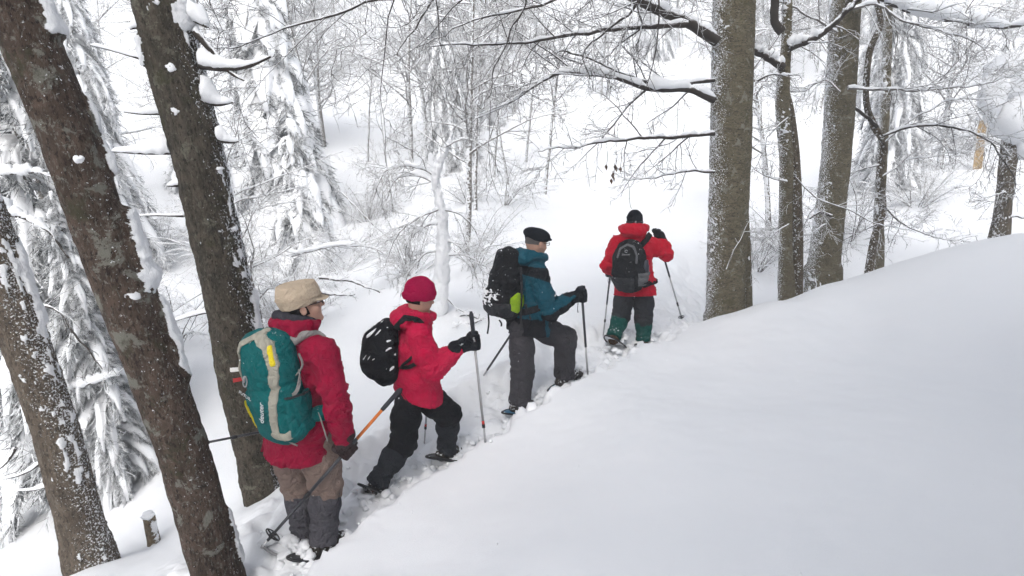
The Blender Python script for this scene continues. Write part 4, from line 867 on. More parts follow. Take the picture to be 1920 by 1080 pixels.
plain("plastic_black", (0.012, 0.012, 0.014), 0.45); plain("plastic_grey", (0.3, 0.3, 0.31), 0.5); plain("metal", (0.6, 0.6, 0.62), 0.35, 0.9); plain("pole_silver", (0.42, 0.42, 0.43), 0.35, 0.6); plain("pole_dark", (0.05, 0.052, 0.06), 0.4, 0.3)
plain("pole_orange", (0.72, 0.19, 0.03), 0.45); plain("pole_red", (0.5, 0.03, 0.02), 0.45); plain("lens", (0.03, 0.03, 0.035), 0.15, 0, 0.6); plain("eye_white", (0.75, 0.72, 0.68), 0.3); plain("rubber", (0.02, 0.022, 0.03), 0.7); plain("shoe_blue", (0.03, 0.17, 0.30), 0.45); plain("letter", (0.55, 0.57, 0.58), 0.6); plain("bottle_dark", (0.03, 0.035, 0.05), 0.3)

def nets(fn, lo, hi, h):
    """surface nets that evaluate fn only near the surface"""
    lo = np.asarray(lo, float); hi = np.asarray(hi, float); S = 4
    n = np.maximum(np.ceil((hi-lo)/h).astype(int)+1, 3)
    nc = np.ceil((n-1)/S).astype(int)+1
    ax = [lo[k]+h*S*np.arange(nc[k]) for k in range(3)]
    C = fn(np.stack(np.meshgrid(*ax, indexing='ij'), -1).reshape(-1, 3).astype(np.float32)).reshape(nc)
    act = np.abs(C) < h*S*2.6
    full = C.repeat(S, 0).repeat(S, 1).repeat(S, 2)[S//2:, S//2:, S//2:]; am = act.repeat(S, 0).repeat(S, 1).repeat(S, 2)[S//2:, S//2:, S//2:]
    m = tuple(min(full.shape[k], (nc[k]-1)*S+1) for k in range(3)); full = full[:m[0], :m[1], :m[2]].copy(); am = am[:m[0], :m[1], :m[2]]
    I = np.argwhere(am); full[am] = fn((lo+h*I).astype(np.float32))
    return surface_nets(full, lo, h)
def sdf(name, fn, pts, pad, h, mat, parent=None, loc=None, zone=None):
    pts = np.asarray(pts, float); V, Q = nets(fn, pts.min(0)-pad, pts.max(0)+pad, h)
    mi = None
    if zone is not None: mi = zone(V[Q].mean(1))
    return obj(name, V, Q, mat, parent, loc, True, mi)
def march_to(fn, p, d, mx=0.8):
    """walk from p along d to the surface of fn"""
    p = np.asarray(p, float); d = unit(d); s = 0
    for _ in range(60):
        v = float(fn((p+d*s)[None].astype(np.float32))[0])
        if v < 0.0008 or s > mx: break
        s += max(v*0.7, 0.0006)
    return p+d*s
def basis(a, tilt=0.0, roll=0.0):
    """forward, right, up for a heading a degrees to the right of the view direction, tipped forward by tilt degrees"""
    a = math.radians(a); t = math.radians(tilt); f0 = np.array([math.sin(a), math.cos(a), 0]); r = np.array([math.cos(a), -math.sin(a), 0]); u0 = np.array([0, 0, 1.0])
    f = f0*math.cos(t)-u0*math.sin(t); u = u0*math.cos(t)+f0*math.sin(t)
    ro = math.radians(roll); return f, r*math.cos(ro)-u*math.sin(ro), u*math.cos(ro)+r*math.sin(ro)
def ribbon(pts, w, side, mat, name, parent, th=0.003, n=16):
    """a flat strap through points; side: its width direction"""
    P = smooth_path(np.asarray(pts, float), n); T = np.gradient(P, axis=0); T /= np.linalg.norm(T, axis=1, keepdims=True)
    s = np.asarray(side, float)[None]-T*(T@np.asarray(side, float))[:, None]; s /= np.linalg.norm(s, axis=1, keepdims=True); nn = np.cross(T, s)
    V = np.stack([P-s*w/2-nn*th, P+s*w/2-nn*th, P+s*w/2+nn*th, P-s*w/2+nn*th], 1).reshape(-1, 3); i = np.arange(n*4).reshape(n, 4)
    a = i[:-1]; b = np.roll(a, -1, 1); c = i[1:]; d = np.roll(c, -1, 1); Q = np.concatenate([np.stack([a, b, d, c], -1).reshape(-1, 4), i[:1, ::-1], i[-1:]])
    return obj(name, V, Q, MATS[mat], parent, smooth=False)
def rod(pts, r, mat, name, parent, sides=10, n=None):
    P = np.asarray(pts, float); P = smooth_path(P, n) if n else P; R = np.broadcast_to(np.asarray(r, float), len(P)) if np.ndim(r) == 0 or len(np.atleast_1d(r)) == len(P) else np.interp(np.linspace(0, 1, len(P)), np.linspace(0, 1, len(r)), r)
    V, Q = tubes(P[None], np.array(R)[None], sides); V = np.vstack([V, P[0], P[-1]]); m = len(P)*sides; k = np.arange(sides); l = (len(P)-1)*sides
    T = np.concatenate([np.stack([np.full(sides, m), k, (k+1) % sides], 1), np.stack([np.full(sides, m+1), l+(k+1) % sides, l+k], 1)])
    return obj(name, V, [Q, T], MATS[mat], parent)
def text_on(body, c, right, up, size, mat, parent, name="lettering"):
    cu = bpy.data.curves.new(name+'_curve', 'FONT'); cu.body = body; cu.size = size; cu.extrude = 0.0012; cu.align_x = 'CENTER'; cu.align_y = 'CENTER'; cu.materials.append(MATS[mat]); cu.resolution_u = 3
    tmp = bpy.data.objects.new('tmp_text', cu); sc.collection.objects.link(tmp); dg = bpy.context.evaluated_depsgraph_get(); me = bpy.data.meshes.new_from_object(tmp.evaluated_get(dg)); bpy.data.objects.remove(tmp)
    o = bpy.data.objects.new(name, me); sc.collection.objects.link(o); r = unit(right); u = np.asarray(up, float); u = unit(u-r*(u@r)); n = np.cross(r, u); c = np.asarray(c)-ORG[parent.name]
    o.parent = parent; o.matrix_local = Matrix(((r[0], u[0], n[0], c[0]), (r[1], u[1], n[1], c[1]), (r[2], u[2], n[2], c[2]), (0, 0, 0, 1))); ORG[o.name] = ORG[parent.name]; return o

def pole(label, top, bot, parts, basket=0.88, strap=None, group="trekking poles", bd=0.045):
    """a trekking pole from grip top to tip; parts: (t0, t1, radius, material, name)"""
    top = np.asarray(top, float); bot = np.asarray(bot, float); L = np.linalg.norm(bot-top); u = (bot-top)/L
    t = thing("trekking_pole", bot, label, "trekking pole", group)
    for a, b, r, m, nm in parts:
        if nm == "grip":
            q = np.array([top+u*(L*(a+(b-a)*k)) for k in np.linspace(0, 1, 9)]); rod(q, np.array([0.55, 1.0, 1.02, 0.92, 0.98, 0.9, 0.98, 0.92, 0.85])*r, m, nm, t, 12)
        else: rod([top+u*L*a, top+u*L*b], r, m, nm, t, 10)
    e = unit(np.cross(u, [0.3, 1, 0.1])); f = np.cross(u, e)
    if basket:
        c = top+u*L*basket; th = np.linspace(0, 2*math.pi, 25); ring = c+bd*(np.cos(th)[:, None]*e+np.sin(th)[:, None]*f)-u*0.006
        b = rod(ring, 0.004, "plastic_black", "basket", t, 6)
        for k in range(4): rod([c, c+bd*(math.cos(k*math.pi/2+0.4)*e+math.sin(k*math.pi/2+0.4)*f)-u*0.006], 0.005, "plastic_black", "basket_spoke", b, 5)
        rod([c-u*0.02, c+u*0.015], 0.013, "plastic_black", "basket_hub", b, 10)
    if strap is not None: ribbon(strap, 0.018, f, "strap_black", "wrist_strap", t, 0.0015, 20)
    return t

def hand(name, mat, grip, u, wrist, parent, s=1.0, cuff=0.05, cufflen=0.09, mitt=0.012, cmat=None, h=0.006, rp=0.014):
    """a gloved hand closed round a shaft: u points up the shaft towards the thumb; wrist is where the forearm ends"""
    grip = np.asarray(grip, float); u = unit(u); wrist = np.asarray(wrist, float); w = wrist-grip; n = unit(w-u*(w@u)); b = np.cross(u, n)
    palm = grip+n*0.045*s; R = []
    def fn(p):
        M = np.stack([n, u, b]); d = s_box(p, palm+n*0.012*s, M, (0.042*s, 0.045*s, 0.021*s), 0.018*s)
        d = smin(d, s_cone(p, palm+n*0.03*s, wrist, 0.030*s, 0.036*s), 0.03)
        for k in range(4):
            off = (1.5-k)*0.0235*s; ln = (0.92, 1.0, 0.96, 0.84)[k]; rr = rp+0.0125*s; ang = np.radians(np.linspace(35, 35+215*ln, 6))
            pts = [grip+u*off+rr*(math.cos(x)*n+math.sin(x)*b)*(1.25 if j in (1, 2) else 1.0) for j, x in enumerate(ang)]
            d = smin(d, s_chain(p, pts, np.linspace(0.0135, 0.0115, 6)*s, 0.004), mitt)
        rr = rp+0.014*s; ang = np.radians([-25, -75, -125, -165]); pts = [palm+u*0.02*s-b*0.012*s]+[grip+u*(0.046+0.002*j)*s+rr*(math.cos(x)*n+math.sin(x)*b) for j, x in enumerate(ang)]
        d = smin(d, s_chain(p, pts, np.array([0.017, 0.0155, 0.0145, 0.014, 0.0125])*s, 0.005), 0.007)
        ax = unit(wrist-palm)
        c0 = wrist-ax*0.015; c1 = wrist+ax*cufflen*0.75
        d = smin(d, s_cone(p, c0, c1, cuff*0.82, cuff), 0.012)
        return d+0.0015*wob(p, 90, 3)
    return sdf(name, fn, np.array([grip, wrist, palm, wrist+unit(wrist-palm)*cufflen]), 0.085, h, MATS[mat], parent)

def snowshoe(label, c, fwd, up, L=0.62, W=0.20, mat="plastic_black", deck="plastic_black", tail=0.0, group="snowshoes"):
    """an oval frame with decking, binding and a heel plate; c is its middle"""
    f = unit(fwd); up = unit(np.asarray(up)-f*(np.asarray(up)@f)); r = np.cross(f, up); c = np.asarray(c, float)
    t = thing("snowshoe", c, label, "snowshoe", group); th = np.linspace(0, 2*math.pi, 41)
    def P(x, y, z=0.0): return c+f*x+r*y+up*(z+0.35*max(0, x-L*0.28)**2/0.12*0.6+tail*max(0, -x-L*0.3)**2/0.04)
    xs = np.cos(th)*L/2; ys = np.sin(th)*W/2*(1+0.18*np.cos(th))*np.where(np.cos(th) < -0.75, 0.9, 1)
    rod([P(x, y) for x, y in zip(xs, ys)], 0.009, mat, "frame", t, 8)
    V = []; n = 14
    for x in np.linspace(-L*0.46, L*0.40, n):
        ww = W/2*(1+0.18*2*x/L)*math.sqrt(max(0.02, 1-(2*x/L)**2))*0.97
        V += [P(x, -ww, 0.004), P(x, 0, 0.008), P(x, ww, 0.004)]
    i = np.arange(n*3).reshape(n, 3); Q = np.stack([i[:-1, :-1], i[1:, :-1], i[1:, 1:], i[:-1, 1:]], -1).reshape(-1, 4)
    obj("deck", np.array(V), Q, MATS[deck], t)
    b = rod([P(-0.1, -0.05, 0.02), P(0.1, -0.05, 0.02), P(0.13, 0, 0.03), P(0.1, 0.05, 0.02), P(-0.1, 0.05, 0.02)], 0.012, "plastic_black", "binding", t, 6, 16)
    for x in (-0.05, 0.03, 0.09): rod([P(x, -0.055, 0.02), P(x, -0.035, 0.085), P(x, 0.035, 0.085), P(x, 0.055, 0.02)], 0.009, "strap_black", "binding_strap", b, 6, 12)
    return t

# ------------------------------------------------------------------ people
def make_person(label, J, head, tors, opt):
    """J joints (world), head (centre, forward, right, up), tors (forward, right, up); clothes are children of one body mesh"""
    f, r, u = tors; hc, hf, hr, hu = head; HM = np.stack([hr, hf, hu]).astype(np.float32); k = opt.get('hs', 1.0)
    foot = (J['ankL']+J['ankR'])/2
    def skull(p):
        d = s_ell(p, hc+hu*0.018*k-hf*0.008*k, HM, (0.076*k, 0.098*k, 0.104*k)); d = smin(d, s_ell(p, hc-hu*0.055*k+hf*0.03*k, HM, (0.058*k, 0.066*k, 0.066*k)), 0.04)
        return d
    def headf(p):
        d = skull(p); d = smin(d, s_cone(p, hc+hf*0.088*k+hu*0.012*k, hc+hf*0.113*k-hu*0.022*k, 0.010*k, 0.015*k), 0.016)
        d = smin(d, s_ell(p, hc+hf*0.078*k-hu*0.105*k, HM, (0.026*k, 0.022*k, 0.02*k)), 0.02)          # chin
        d = smin(d, s_cone(p, hc+hf*0.084*k+hu*0.034*k-hr*0.04*k, hc+hf*0.084*k+hu*0.034*k+hr*0.04*k, 0.012*k, 0.012*k), 0.015)   # brow
        for s in (-1, 1):
            d = smin(d, s_ell(p, hc+hr*s*0.045*k+hf*0.06*k-hu*0.03*k, HM, (0.022*k, 0.025*k, 0.026*k)), 0.02)     # cheek
            d = np.maximum(d, -s_ell(p, hc+hr*s*0.034*k+hf*0.10*k+hu*0.008*k, HM, (0.018*k, 0.012*k, 0.011*k)))   # eye socket
            d = smin(d, np.maximum(s_ell(p, hc+hr*s*0.082*k-hf*0.012*k-hu*0.012*k, HM, (0.011*k, 0.021*k, 0.034*k)), -s_ell(p, hc+hr*s*0.094*k-hf*0.008*k-hu*0.01*k, HM, (0.008*k, 0.011*k, 0.02*k))), 0.006)  # ear
        d = np.maximum(d, -s_cone(p, hc+hf*0.101*k-hu*0.066*k-hr*0.022*k, hc+hf*0.101*k-hu*0.066*k+hr*0.022*k, 0.0035, 0.0035))  # mouth line
        return d
    def body(p):
        d = headf(p); d = smin(d, s_cone(p, hc-hu*0.07*k-hf*0.02*k, J['neck'], 0.052*k, 0.058*k), 0.03)
        d = smin(d, s_eltube(p, [(J['hipL']+J['hipR'])/2, J['waist'], J['chest'], J['neck']-u*0.03], r, [0.13, 0.12, 0.14, 0.06], [0.09, 0.08, 0.09, 0.05]), 0.04)
        d = smin(d, s_chain(p, [J['shL'], J['neck']-u*0.04, J['shR']], [0.045, 0.06, 0.045]), 0.04)
        for s in 'LR':
            d = smin(d, s_chain(p, [J['sh'+s], J['el'+s], J['wr'+s]], [0.045, 0.036, 0.027]), 0.03); d = smin(d, s_chain(p, [J['hip'+s], J['kn'+s], J['ank'+s]], [0.07, 0.05, 0.036]), 0.04)
            d = smin(d, s_cone(p, J['ank'+s]-u*0.02, J['ank'+s]*0.4+J['toe'+s]*0.6, 0.034, 0.028), 0.02)
        return d
    allp = np.array(list(J.values())+[hc])
    B = sdf("person", body, allp, 0.17, 0.0085, MATS["skin"], None, foot); tag(B, label, "person", "hikers climbing in single file")
    w = opt.get('bulk', 1.0); aw = opt.get('arm', 1.0)
    # jacket
    def torso(p):
        d = s_eltube(p, [J['hem'], J['waist'], J['chest'], J['neck']-u*0.06], r, [x*w for x in opt.get('tw', (0.235, 0.215, 0.205, 0.13))], [x*w for x in opt.get('td', (0.175, 0.16, 0.145, 0.10))])
        d = smin(d, s_chain(p, [J['shL'], J['neck']-u*0.055, J['shR']], [0.078*w, 0.095*w, 0.078*w]), 0.06); return d
    def jack0(p):
        d = torso(p)
        for s in 'LR':
            mid = (J['sh'+s]+J['el'+s])/2; m2 = (J['el'+s]+J['wr'+s])/2
            d = smin(d, s_chain(p, [J['sh'+s], mid, J['el'+s], m2, J['wr'+s]], np.array([0.088, 0.082, 0.075, 0.068, 0.055])*aw, 0.04), 0.035)
        return d
    def jack(p):
        d = jack0(p); fold = 0.010*np.abs(wob(p*np.array([1, 1, 1.3], np.float32), 15, opt['seed']))**0.7-0.016*np.exp(-(wob(p, 20, opt['seed']+1)/0.16)**2)*(0.4+0.6*np.abs(wob(p, 9, opt['seed']+2)))+0.004*wob(p, 40, opt['seed']+3)
        for s in 'LR':
            ax = unit(J['el'+s]-J['sh'+s]); e = np.linalg.norm(p-J['el'+s].astype(np.float32), axis=1); fold = fold+0.006*np.sin(((p-J['el'+s].astype(np.float32))@ax.astype(np.float32))*110+3*wob(p, 12, 5))*np.exp(-(e/0.13)**2)
        d = d+fold
        d = np.maximum(d, s_plane(p, J['hem'], -u*1.0+opt.get('hemtilt', np.zeros(3))))
        for s in 'LR': d = np.where(np.linalg.norm(p-J['wr'+s].astype(np.float32), axis=1) < 0.13, np.maximum(d, s_plane(p, J['wr'+s], J['wr'+s]-J['el'+s])), d)
        if 'hood' in opt: d = smin(d, opt['hood'](p, J, hc, f, r, u), 0.02)
        d = np.maximum(d, -(s_cone(p, hc-hu*0.02, J['neck']+u*opt.get('collar', 0.01), 0.075*k, 0.066*k)))
        return d
    jm = [MATS[m] for m in opt['jacket']]
    jp = np.array([J[q] for q in ('hem', 'waist', 'chest', 'neck', 'shL', 'shR', 'elL', 'elR', 'wrL', 'wrR')]+[J['neck']+u*0.08])
    sdf("jacket", jack, jp, 0.24, 0.0095, jm, B, zone=opt.get('zone'))
    # trousers
    tr = opt.get('leg', (0.118, 0.098, 0.085, 0.078)); gt = opt.get('gaiter_t', None)
    def trou(p):
        d = s_ell(p, (J['hipL']+J['hipR'])/2+u*0.06, np.stack([r, f, u]), (0.175*w, 0.135*w, 0.16))
        dl = None
        for s in 'LR':
            kn = J['kn'+s]; an = J['ank'+s]; end = kn+(an-kn)*(gt+0.12 if gt is not None else 1.0)
            e = s_chain(p, [J['hip'+s], (J['hip'+s]+kn)/2, kn, end], [tr[0]*0.8, (tr[0]+tr[1])/2+0.002, tr[1], tr[2]], 0.04)
            e = e+0.007*np.sin(((p-kn.astype(np.float32))@unit(an-J['hip'+s]).astype(np.float32))*95+3.5*wob(p, 13, 8))*np.exp(-(np.linalg.norm(p-kn.astype(np.float32), axis=1)/0.15)**2)
            dl = e if dl is None else smin(dl, e, 0.015)
        d = smin(d, dl, 0.04)+0.008*np.abs(wob(p, 18, opt['seed']+4))+0.012*np.exp(-(wob(p, 22, opt['seed']+5)/0.16)**2)*(0.3+0.7*np.abs(wob(p, 9, opt['seed']+6)))
        if gt is None:
            for s in 'LR': d = np.maximum(d, np.where(np.linalg.norm(p-J['ank'+s].astype(np.float32), axis=1) < 0.25, s_plane(p, J['ank'+s]-u*0.02, -u), -1))
        return d
    lp = np.array([J[q] for q in ('hipL', 'hipR', 'knL', 'knR', 'ankL', 'ankR')])
    sdf("trousers", trou, lp, 0.2, 0.0095, MATS[opt['trousers']], B)
    for s in 'LR':
        kn = J['kn'+s]; an = J['ank'+s]
        if gt is not None:
            a0 = kn+(an-kn)*gt; L = np.linalg.norm(an-a0); ax = unit(an-a0); ga = opt.get('gait', (0.094, 0.098, 0.078, 0.088))
            def gai(p):
                d = s_chain(p, [a0+ax*0.02, a0+ax*L*0.35, a0+ax*L*0.78, an+ax*0.02], ga, 0.03)
                z = (p-a0.astype(np.float32))@ax.astype(np.float32); d = d+0.0055*wob(p, 26, opt['seed']+6)+0.006*np.sin(z*120+3*wob(p, 14, 2))*np.exp(-((z-L*0.78)/0.05)**2)
                return np.maximum(np.maximum(d, -z), z-L-0.03)
            sdf("gaiter", gai, np.array([a0, an]), 0.13, 0.0085, MATS[opt['gaiter']], B)
        toe = J['toe'+s]; hd = unit(toe-an-u*((toe-an)@u)); hl = an-hd*0.05-u*0.055
        def boot(p):
            d = s_chain(p, [an+u*0.03, an-u*0.03, hl], [0.052, 0.052, 0.046], 0.02); d = smin(d, s_chain(p, [hl, (hl+toe)/2+u*0.012, toe], [0.046, 0.05, 0.042], 0.02), 0.03)
            return d+0.0025*wob(p, 55, 4)
        sdf("boot", boot, np.array([an, toe, hl]), 0.09, 0.008, MATS[opt['boot']], B)
    return B, dict(skull=skull, headf=headf, torso=torso, jack=jack0, jackf=jack, HM=HM, J=J, k=k)
def joints(spec, Y0):
    return {n: at_y(x, y, Y0+dy) for n, (x, y, dy) in spec.items()}
def eyes(B, head, k=1.0, glasses=False):
    hc, hf, hr, hu = head
    for s in (-1, 1):
        mb = MB(); lump(mb, hc+hr*s*0.033*k+hf*0.086*k+hu*0.008*k, 0.0115*k, 1, (1, 1, 1), rough=0.0); mb.build("eye", MATS["eye_white"], B)
    if glasses:
        fr = []
        for s in (-1, 1):
            th = np.linspace(0, 2*math.pi, 19); c = hc+hr*s*0.034*k+hf*0.112*k+hu*0.006*k
            fr.append(rod([c+hr*0.024*math.cos(x)+hu*0.017*math.sin(x) for x in th], 0.0025, "plastic_black", "glasses_rim", B, 6))
            rod([c+hr*s*0.024, hc+hr*s*0.078*k+hf*0.06*k+hu*0.01*k, hc+hr*s*0.082*k-hf*0.01*k+hu*0.012*k], 0.0028, "plastic_black", "glasses_arm", B, 6)
def collar_hood(thick=0.035, rx=0.115, ry=0.105, lift=0.05, back=0.075, bag=0.06, drop=0.03):
    """a stand-up collar with the hood lying folded behind the neck"""
    def h(p, J, hc, f, r, u):
        c = J['neck']+u*lift; th = np.radians(np.arange(0, 361, 30)); pts = [c+r*rx*math.sin(x)-f*ry*math.cos(x)+u*(0.02*math.cos(x)) for x in th]
        d = s_chain(p, pts, [thick]*len(pts), 0.02)
        d = smin(d, s_ell(p, J['neck']-f*back+u*(lift-drop), np.stack([r, f, u]), (0.15, bag, 0.07)), 0.04)
        return d+0.006*wob(p, 34, 77)
    return h
# --- hiker with the beige cap (teal and sand backpack)
Y1 = 3.42
J1 = joints(dict(neck=(556, 618, 0), chest=(556, 690, 0), waist=(558, 775, 0), hem=(560, 848, 0), shR=(608, 662, -0.13), shL=(514, 648, 0.14), elR=(634, 768, -0.18), wrR=(646, 826, -0.12),
                 elL=(505, 745, 0.24), wrL=(512, 800, 0.38), hipL=(542, 828, 0.05), hipR=(598, 828, -0.05), knL=(560, 910, 0.06), knR=(611, 912, -0.02), ankL=(572, 1003, 0.0), ankR=(606, 1008, -0.10), toeL=(606, 1004, 0.10), toeR=(645, 1006, 0.0)), Y1)
f1 = basis(40, 2); h1 = basis(64, -7)
head1 = (at_y(568, 572, Y1+0.02), *h1)
def hood1(p, J, hc, f, r, u):
    d = collar_hood(0.034, 0.12, 0.105, 0.045, 0.085, 0.055, 0.04)(p, J, hc, f, r, u); return d
B1, S1 = make_person("hiker in beige cap and crimson jacket, last in line, holding a pole low", J1, head1, f1,
    dict(seed=1, bulk=1.04, arm=1.0, jacket=["jacket_crimson"], trousers="trousers_brown", gaiter="gaiter_grey", gaiter_t=0.0, gait=(0.094, 0.099, 0.082, 0.092), leg=(0.128, 0.108, 0.098, 0.09), boot="boot_dark", hood=hood1, tw=(0.25, 0.225, 0.205, 0.13), td=(0.185, 0.165, 0.145, 0.10)))
hc, hf, hr, hu = head1
# grey fleece lining, cap, hair, glasses
def lining(p):
    c = J1['neck']+f1[2]*0.07; th = np.radians(np.arange(0, 361, 30)); pts = [c+f1[1]*0.095*math.sin(x)-f1[0]*0.098*math.cos(x)+f1[2]*0.034*math.cos(x) for x in th]
    return s_chain(p, pts, [0.028]*len(pts), 0.02)+0.004*wob(p, 40, 3)
sdf("collar_lining", lining, np.array([J1['neck'], J1['neck']+f1[2]*0.06]), 0.17, 0.007, MATS["fleece_grey"], B1)
def cap(p):
    c = hc+hu*0.062-hf*0.012; d = s_eltube(p, [c-hu*0.05, c+hu*0.01, c+hu*0.055], hr, [0.092, 0.097, 0.090], [0.114, 0.117, 0.106])
    d = np.maximum(d, s_plane(p, c-hu*0.052, -hu+0.10*hf)); d = np.maximum(d, s_plane(p, c+hu*0.080, hu+0.05*hf)-0.0)
    br = np.maximum(s_ell(p, c-hu*0.036+hf*0.105, S1['HM'], (0.088, 0.085, 0.02)), s_plane(p, c-hu*0.034+hf*0.06, -hu-0.22*hf)); br = np.maximum(br, s_plane(p, c-hu*0.022+hf*0.06, hu+0.22*hf))
    d = smin(d, br, 0.012); return d+0.0012*wob(p, 40, 4)
sdf("cap", cap, np.array([hc+hu*0.08, hc+hf*0.16]), 0.16, 0.006, MATS["hat_beige"], B1)
sdf("cap_seam", lambda p: np.maximum(np.abs(cap(p))-0.004, np.abs(s_plane(p, hc+hu*0.058, hu+0.05*hf))-0.0035), np.array([hc+hu*0.08, hc+hf*0.1]), 0.15, 0.0045, MATS["hat_beige"], B1)
sdf("hair", lambda p: np.maximum(np.maximum(S1['skull'](p)-0.010+0.002*wob(p, 120, 2), s_plane(p, hc+hf*0.012, hf+0.25*hu)), s_plane(p, hc-hu*0.05, -hu+0.2*hf)), np.array([hc]), 0.15, 0.006, MATS["hair_dark"], B1)
eyes(B1, head1, 1.0, True)
# right hand on the lowered pole, left hand hidden in front
g1t = at_y(752, 728, Y1+0.10); g1b = at_y(489, 1028, Y1-0.36)
gp = g1t+(g1b-g1t)*0.40
hand("glove", "glove_brown", gp, g1t-g1b, J1['wrR'], B1, 1.12, 0.056, 0.06)
pole("black and orange pole held low by the hiker in the beige cap", g1t, g1b, [(0.0, 0.145, 0.0155, "rubber", "grip"), (0.14, 0.34, 0.0105, "pole_orange", "upper_shaft"), (0.33, 0.68, 0.0115, "pole_dark", "middle_shaft"), (0.665, 0.70, 0.0145, "plastic_black", "lock"), (0.69, 0.955, 0.0095, "pole_dark", "lower_shaft"), (0.95, 1.0, 0.0055, "metal", "tip")], 0.925,
     [g1t+(g1b-g1t)*0.02, at_y(757, 748, Y1+0.08), at_y(768, 758, Y1+0.09), at_y(757, 742, Y1+0.11), g1t+(g1b-g1t)*0.01], bd=0.05)
for q in (0, 1): ribbon([g1t, at_y(744+q*6, 745, Y1+0.09), at_y(742+q*28, 760, Y1+0.09)], 0.022, (1, 0, 0.3), "strap_black", "wrist_strap", bpy.data.objects["trekking_pole"])
g2t = at_y(530, 802, Y1+0.44); g2b = at_y(381, 831, Y1+0.10)
hand("glove", "glove_brown", g2t+(g2b-g2t)*0.16, g2t-g2b, J1['wrL'], B1, 1.1, 0.055, 0.06)
pole("dark pole pointing sideways from behind the teal backpack toward the leaning trunk", g2t, g2b, [(0.0, 0.3, 0.014, "rubber", "grip"), (0.29, 0.62, 0.009, "pole_dark", "upper_shaft"), (0.60, 0.66, 0.0135, "plastic_black", "lock"), (0.65, 0.93, 0.008, "pole_dark", "lower_shaft"), (0.92, 1.0, 0.005, "metal", "tip")], 0.97, bd=0.022)

# --- teal backpack
def pack_frame(c, f, r, u):
    M = np.stack([r, f, u]).astype(np.float32)
    return lambda p: (p-np.asarray(c, np.float32))@M.T
pc = at_y(516, 722, Y1-0.165); pf, pr_, pu = basis(27, -3, -4)
L1 = pack_frame(pc, pf, pr_, pu); M1 = np.stack([pr_, pf, pu])
def W1(x, y, z): return pc+pr_*x+pf*y+pu*z
def pk(p):
    q = L1(p); z = q[:, 2]
    d = s_eltube(p, [W1(0, 0.0, -0.26), W1(0, -0.01, -0.08), W1(0, 0, 0.12), W1(0, 0.02, 0.25)], pr_, [0.155, 0.17, 0.162, 0.135], [0.115, 0.13, 0.12, 0.09])
    d = smin(d, s_box(p, pc, M1, (0.155, 0.105, 0.325), 0.09), 0.06)
    d = np.maximum(d, s_plane(p, W1(0, 0.115, 0), pf))
    crease = 0.010*np.exp(-((z-0.02-0.10*q[:, 0])/0.012)**2)
    return d+crease+0.005*wob(p, 22, 31)+0.0025*wob(p, 60, 32)
t = thing("backpack", W1(0, 0, -0.33), "teal backpack with sand-coloured bands and yellow trim", "backpack", "hikers' backpacks")
sdf("pack_body", pk, np.array([pc]), (0.24, 0.24, 0.40), 0.008, MATS["pack_teal"], t)
def shell(name, fn, mask, c, pad, mat, parent, th=0.006, h=0.006):
    return sdf(name, lambda p: np.maximum(np.abs(fn(p)-th*0.4)-th, mask(p)), np.array([c]), pad, h, MATS[mat], parent)
def curve_mask(L, pts, wd):
    """2-D band on the pack's back face: pts (x, z), half width"""
    pts = [np.array([a, 0, b], np.float32) for a, b in pts]
    def m(p):
        q = L(p).copy(); q[:, 1] = 0; return s_poly(q, pts, wd)
    return m
back1 = lambda p: L1(p)[:, 1]-0.03
def both(*fs): return lambda p: np.maximum.reduce([g(p) for g in fs])
shell("side_band", pk, both(curve_mask(L1, [(0.03, 0.335), (0.12, 0.285), (0.145, 0.17), (0.12, 0.03), (0.11, -0.04), (0.075, -0.17), (0.06, -0.25), (0.10, -0.28)], 0.022), back1), pc, (0.24, 0.24, 0.40), "pack_sand", t)
shell("side_band", pk, both(curve_mask(L1, [(0.02, 0.335), (-0.09, 0.29), (-0.135, 0.2), (-0.15, 0.08)], 0.017), back1), pc, (0.24, 0.24, 0.40), "pack_sand", t)
shell("bottom_band", pk, both(curve_mask(L1, [(0.05, -0.26), (0.12, -0.275), (0.20, -0.23)], 0.024), lambda p: L1(p)[:, 1]-0.09), pc, (0.26, 0.26, 0.42), "pack_sand", t, 0.008)
shell("yellow_trim", pk, both(curve_mask(L1, [(0.132, 0.28), (0.148, 0.18)], 0.010), back1), pc, (0.24, 0.24, 0.40), "pack_yellow", t, 0.010)
shell("yellow_trim", pk, both(curve_mask(L1, [(-0.135, -0.06), (-0.15, -0.12), (-0.148, -0.25)], 0.006), lambda p: L1(p)[:, 1]-0.06), pc, (0.26, 0.26, 0.42), "pack_yellow", t, 0.008)
shell("side_pocket", lambda p: pk(p)-0.006, both(lambda p: 0.125-L1(p)[:, 0], lambda p: np.abs(L1(p)[:, 2]+0.16)-0.12, lambda p: np.abs(L1(p)[:, 1]-0.005)-0.10), pc, (0.28, 0.28, 0.42), "pack_teal", t, 0.010)
shell("pocket_hem", lambda p: pk(p)-0.012, both(lambda p: 0.115-L1(p)[:, 0], lambda p: np.abs(L1(p)[:, 2]+0.04+0.15*L1(p)[:, 1])-0.006, lambda p: np.abs(L1(p)[:, 1]-0.005)-0.10), pc, (0.28, 0.28, 0.42), "pack_grey", t, 0.008)
s_ = march_to(pk, W1(-0.055, -0.4, 0.085), pf); th = np.linspace(0, 2*math.pi, 25)
rod([s_-pf*0.010+pr_*(0.017*math.cos(x)+0.012*math.sin(x))+pu*0.034*math.sin(x) for x in th], 0.0038, "plastic_grey", "clip_ring", t, 6)
rod([s_-pf*0.012+pu*0.034+pr_*0.01, s_-pf*0.012-pr_*0.006-pu*0.005], 0.005, "plastic_grey", "clip_webbing", t, 6)
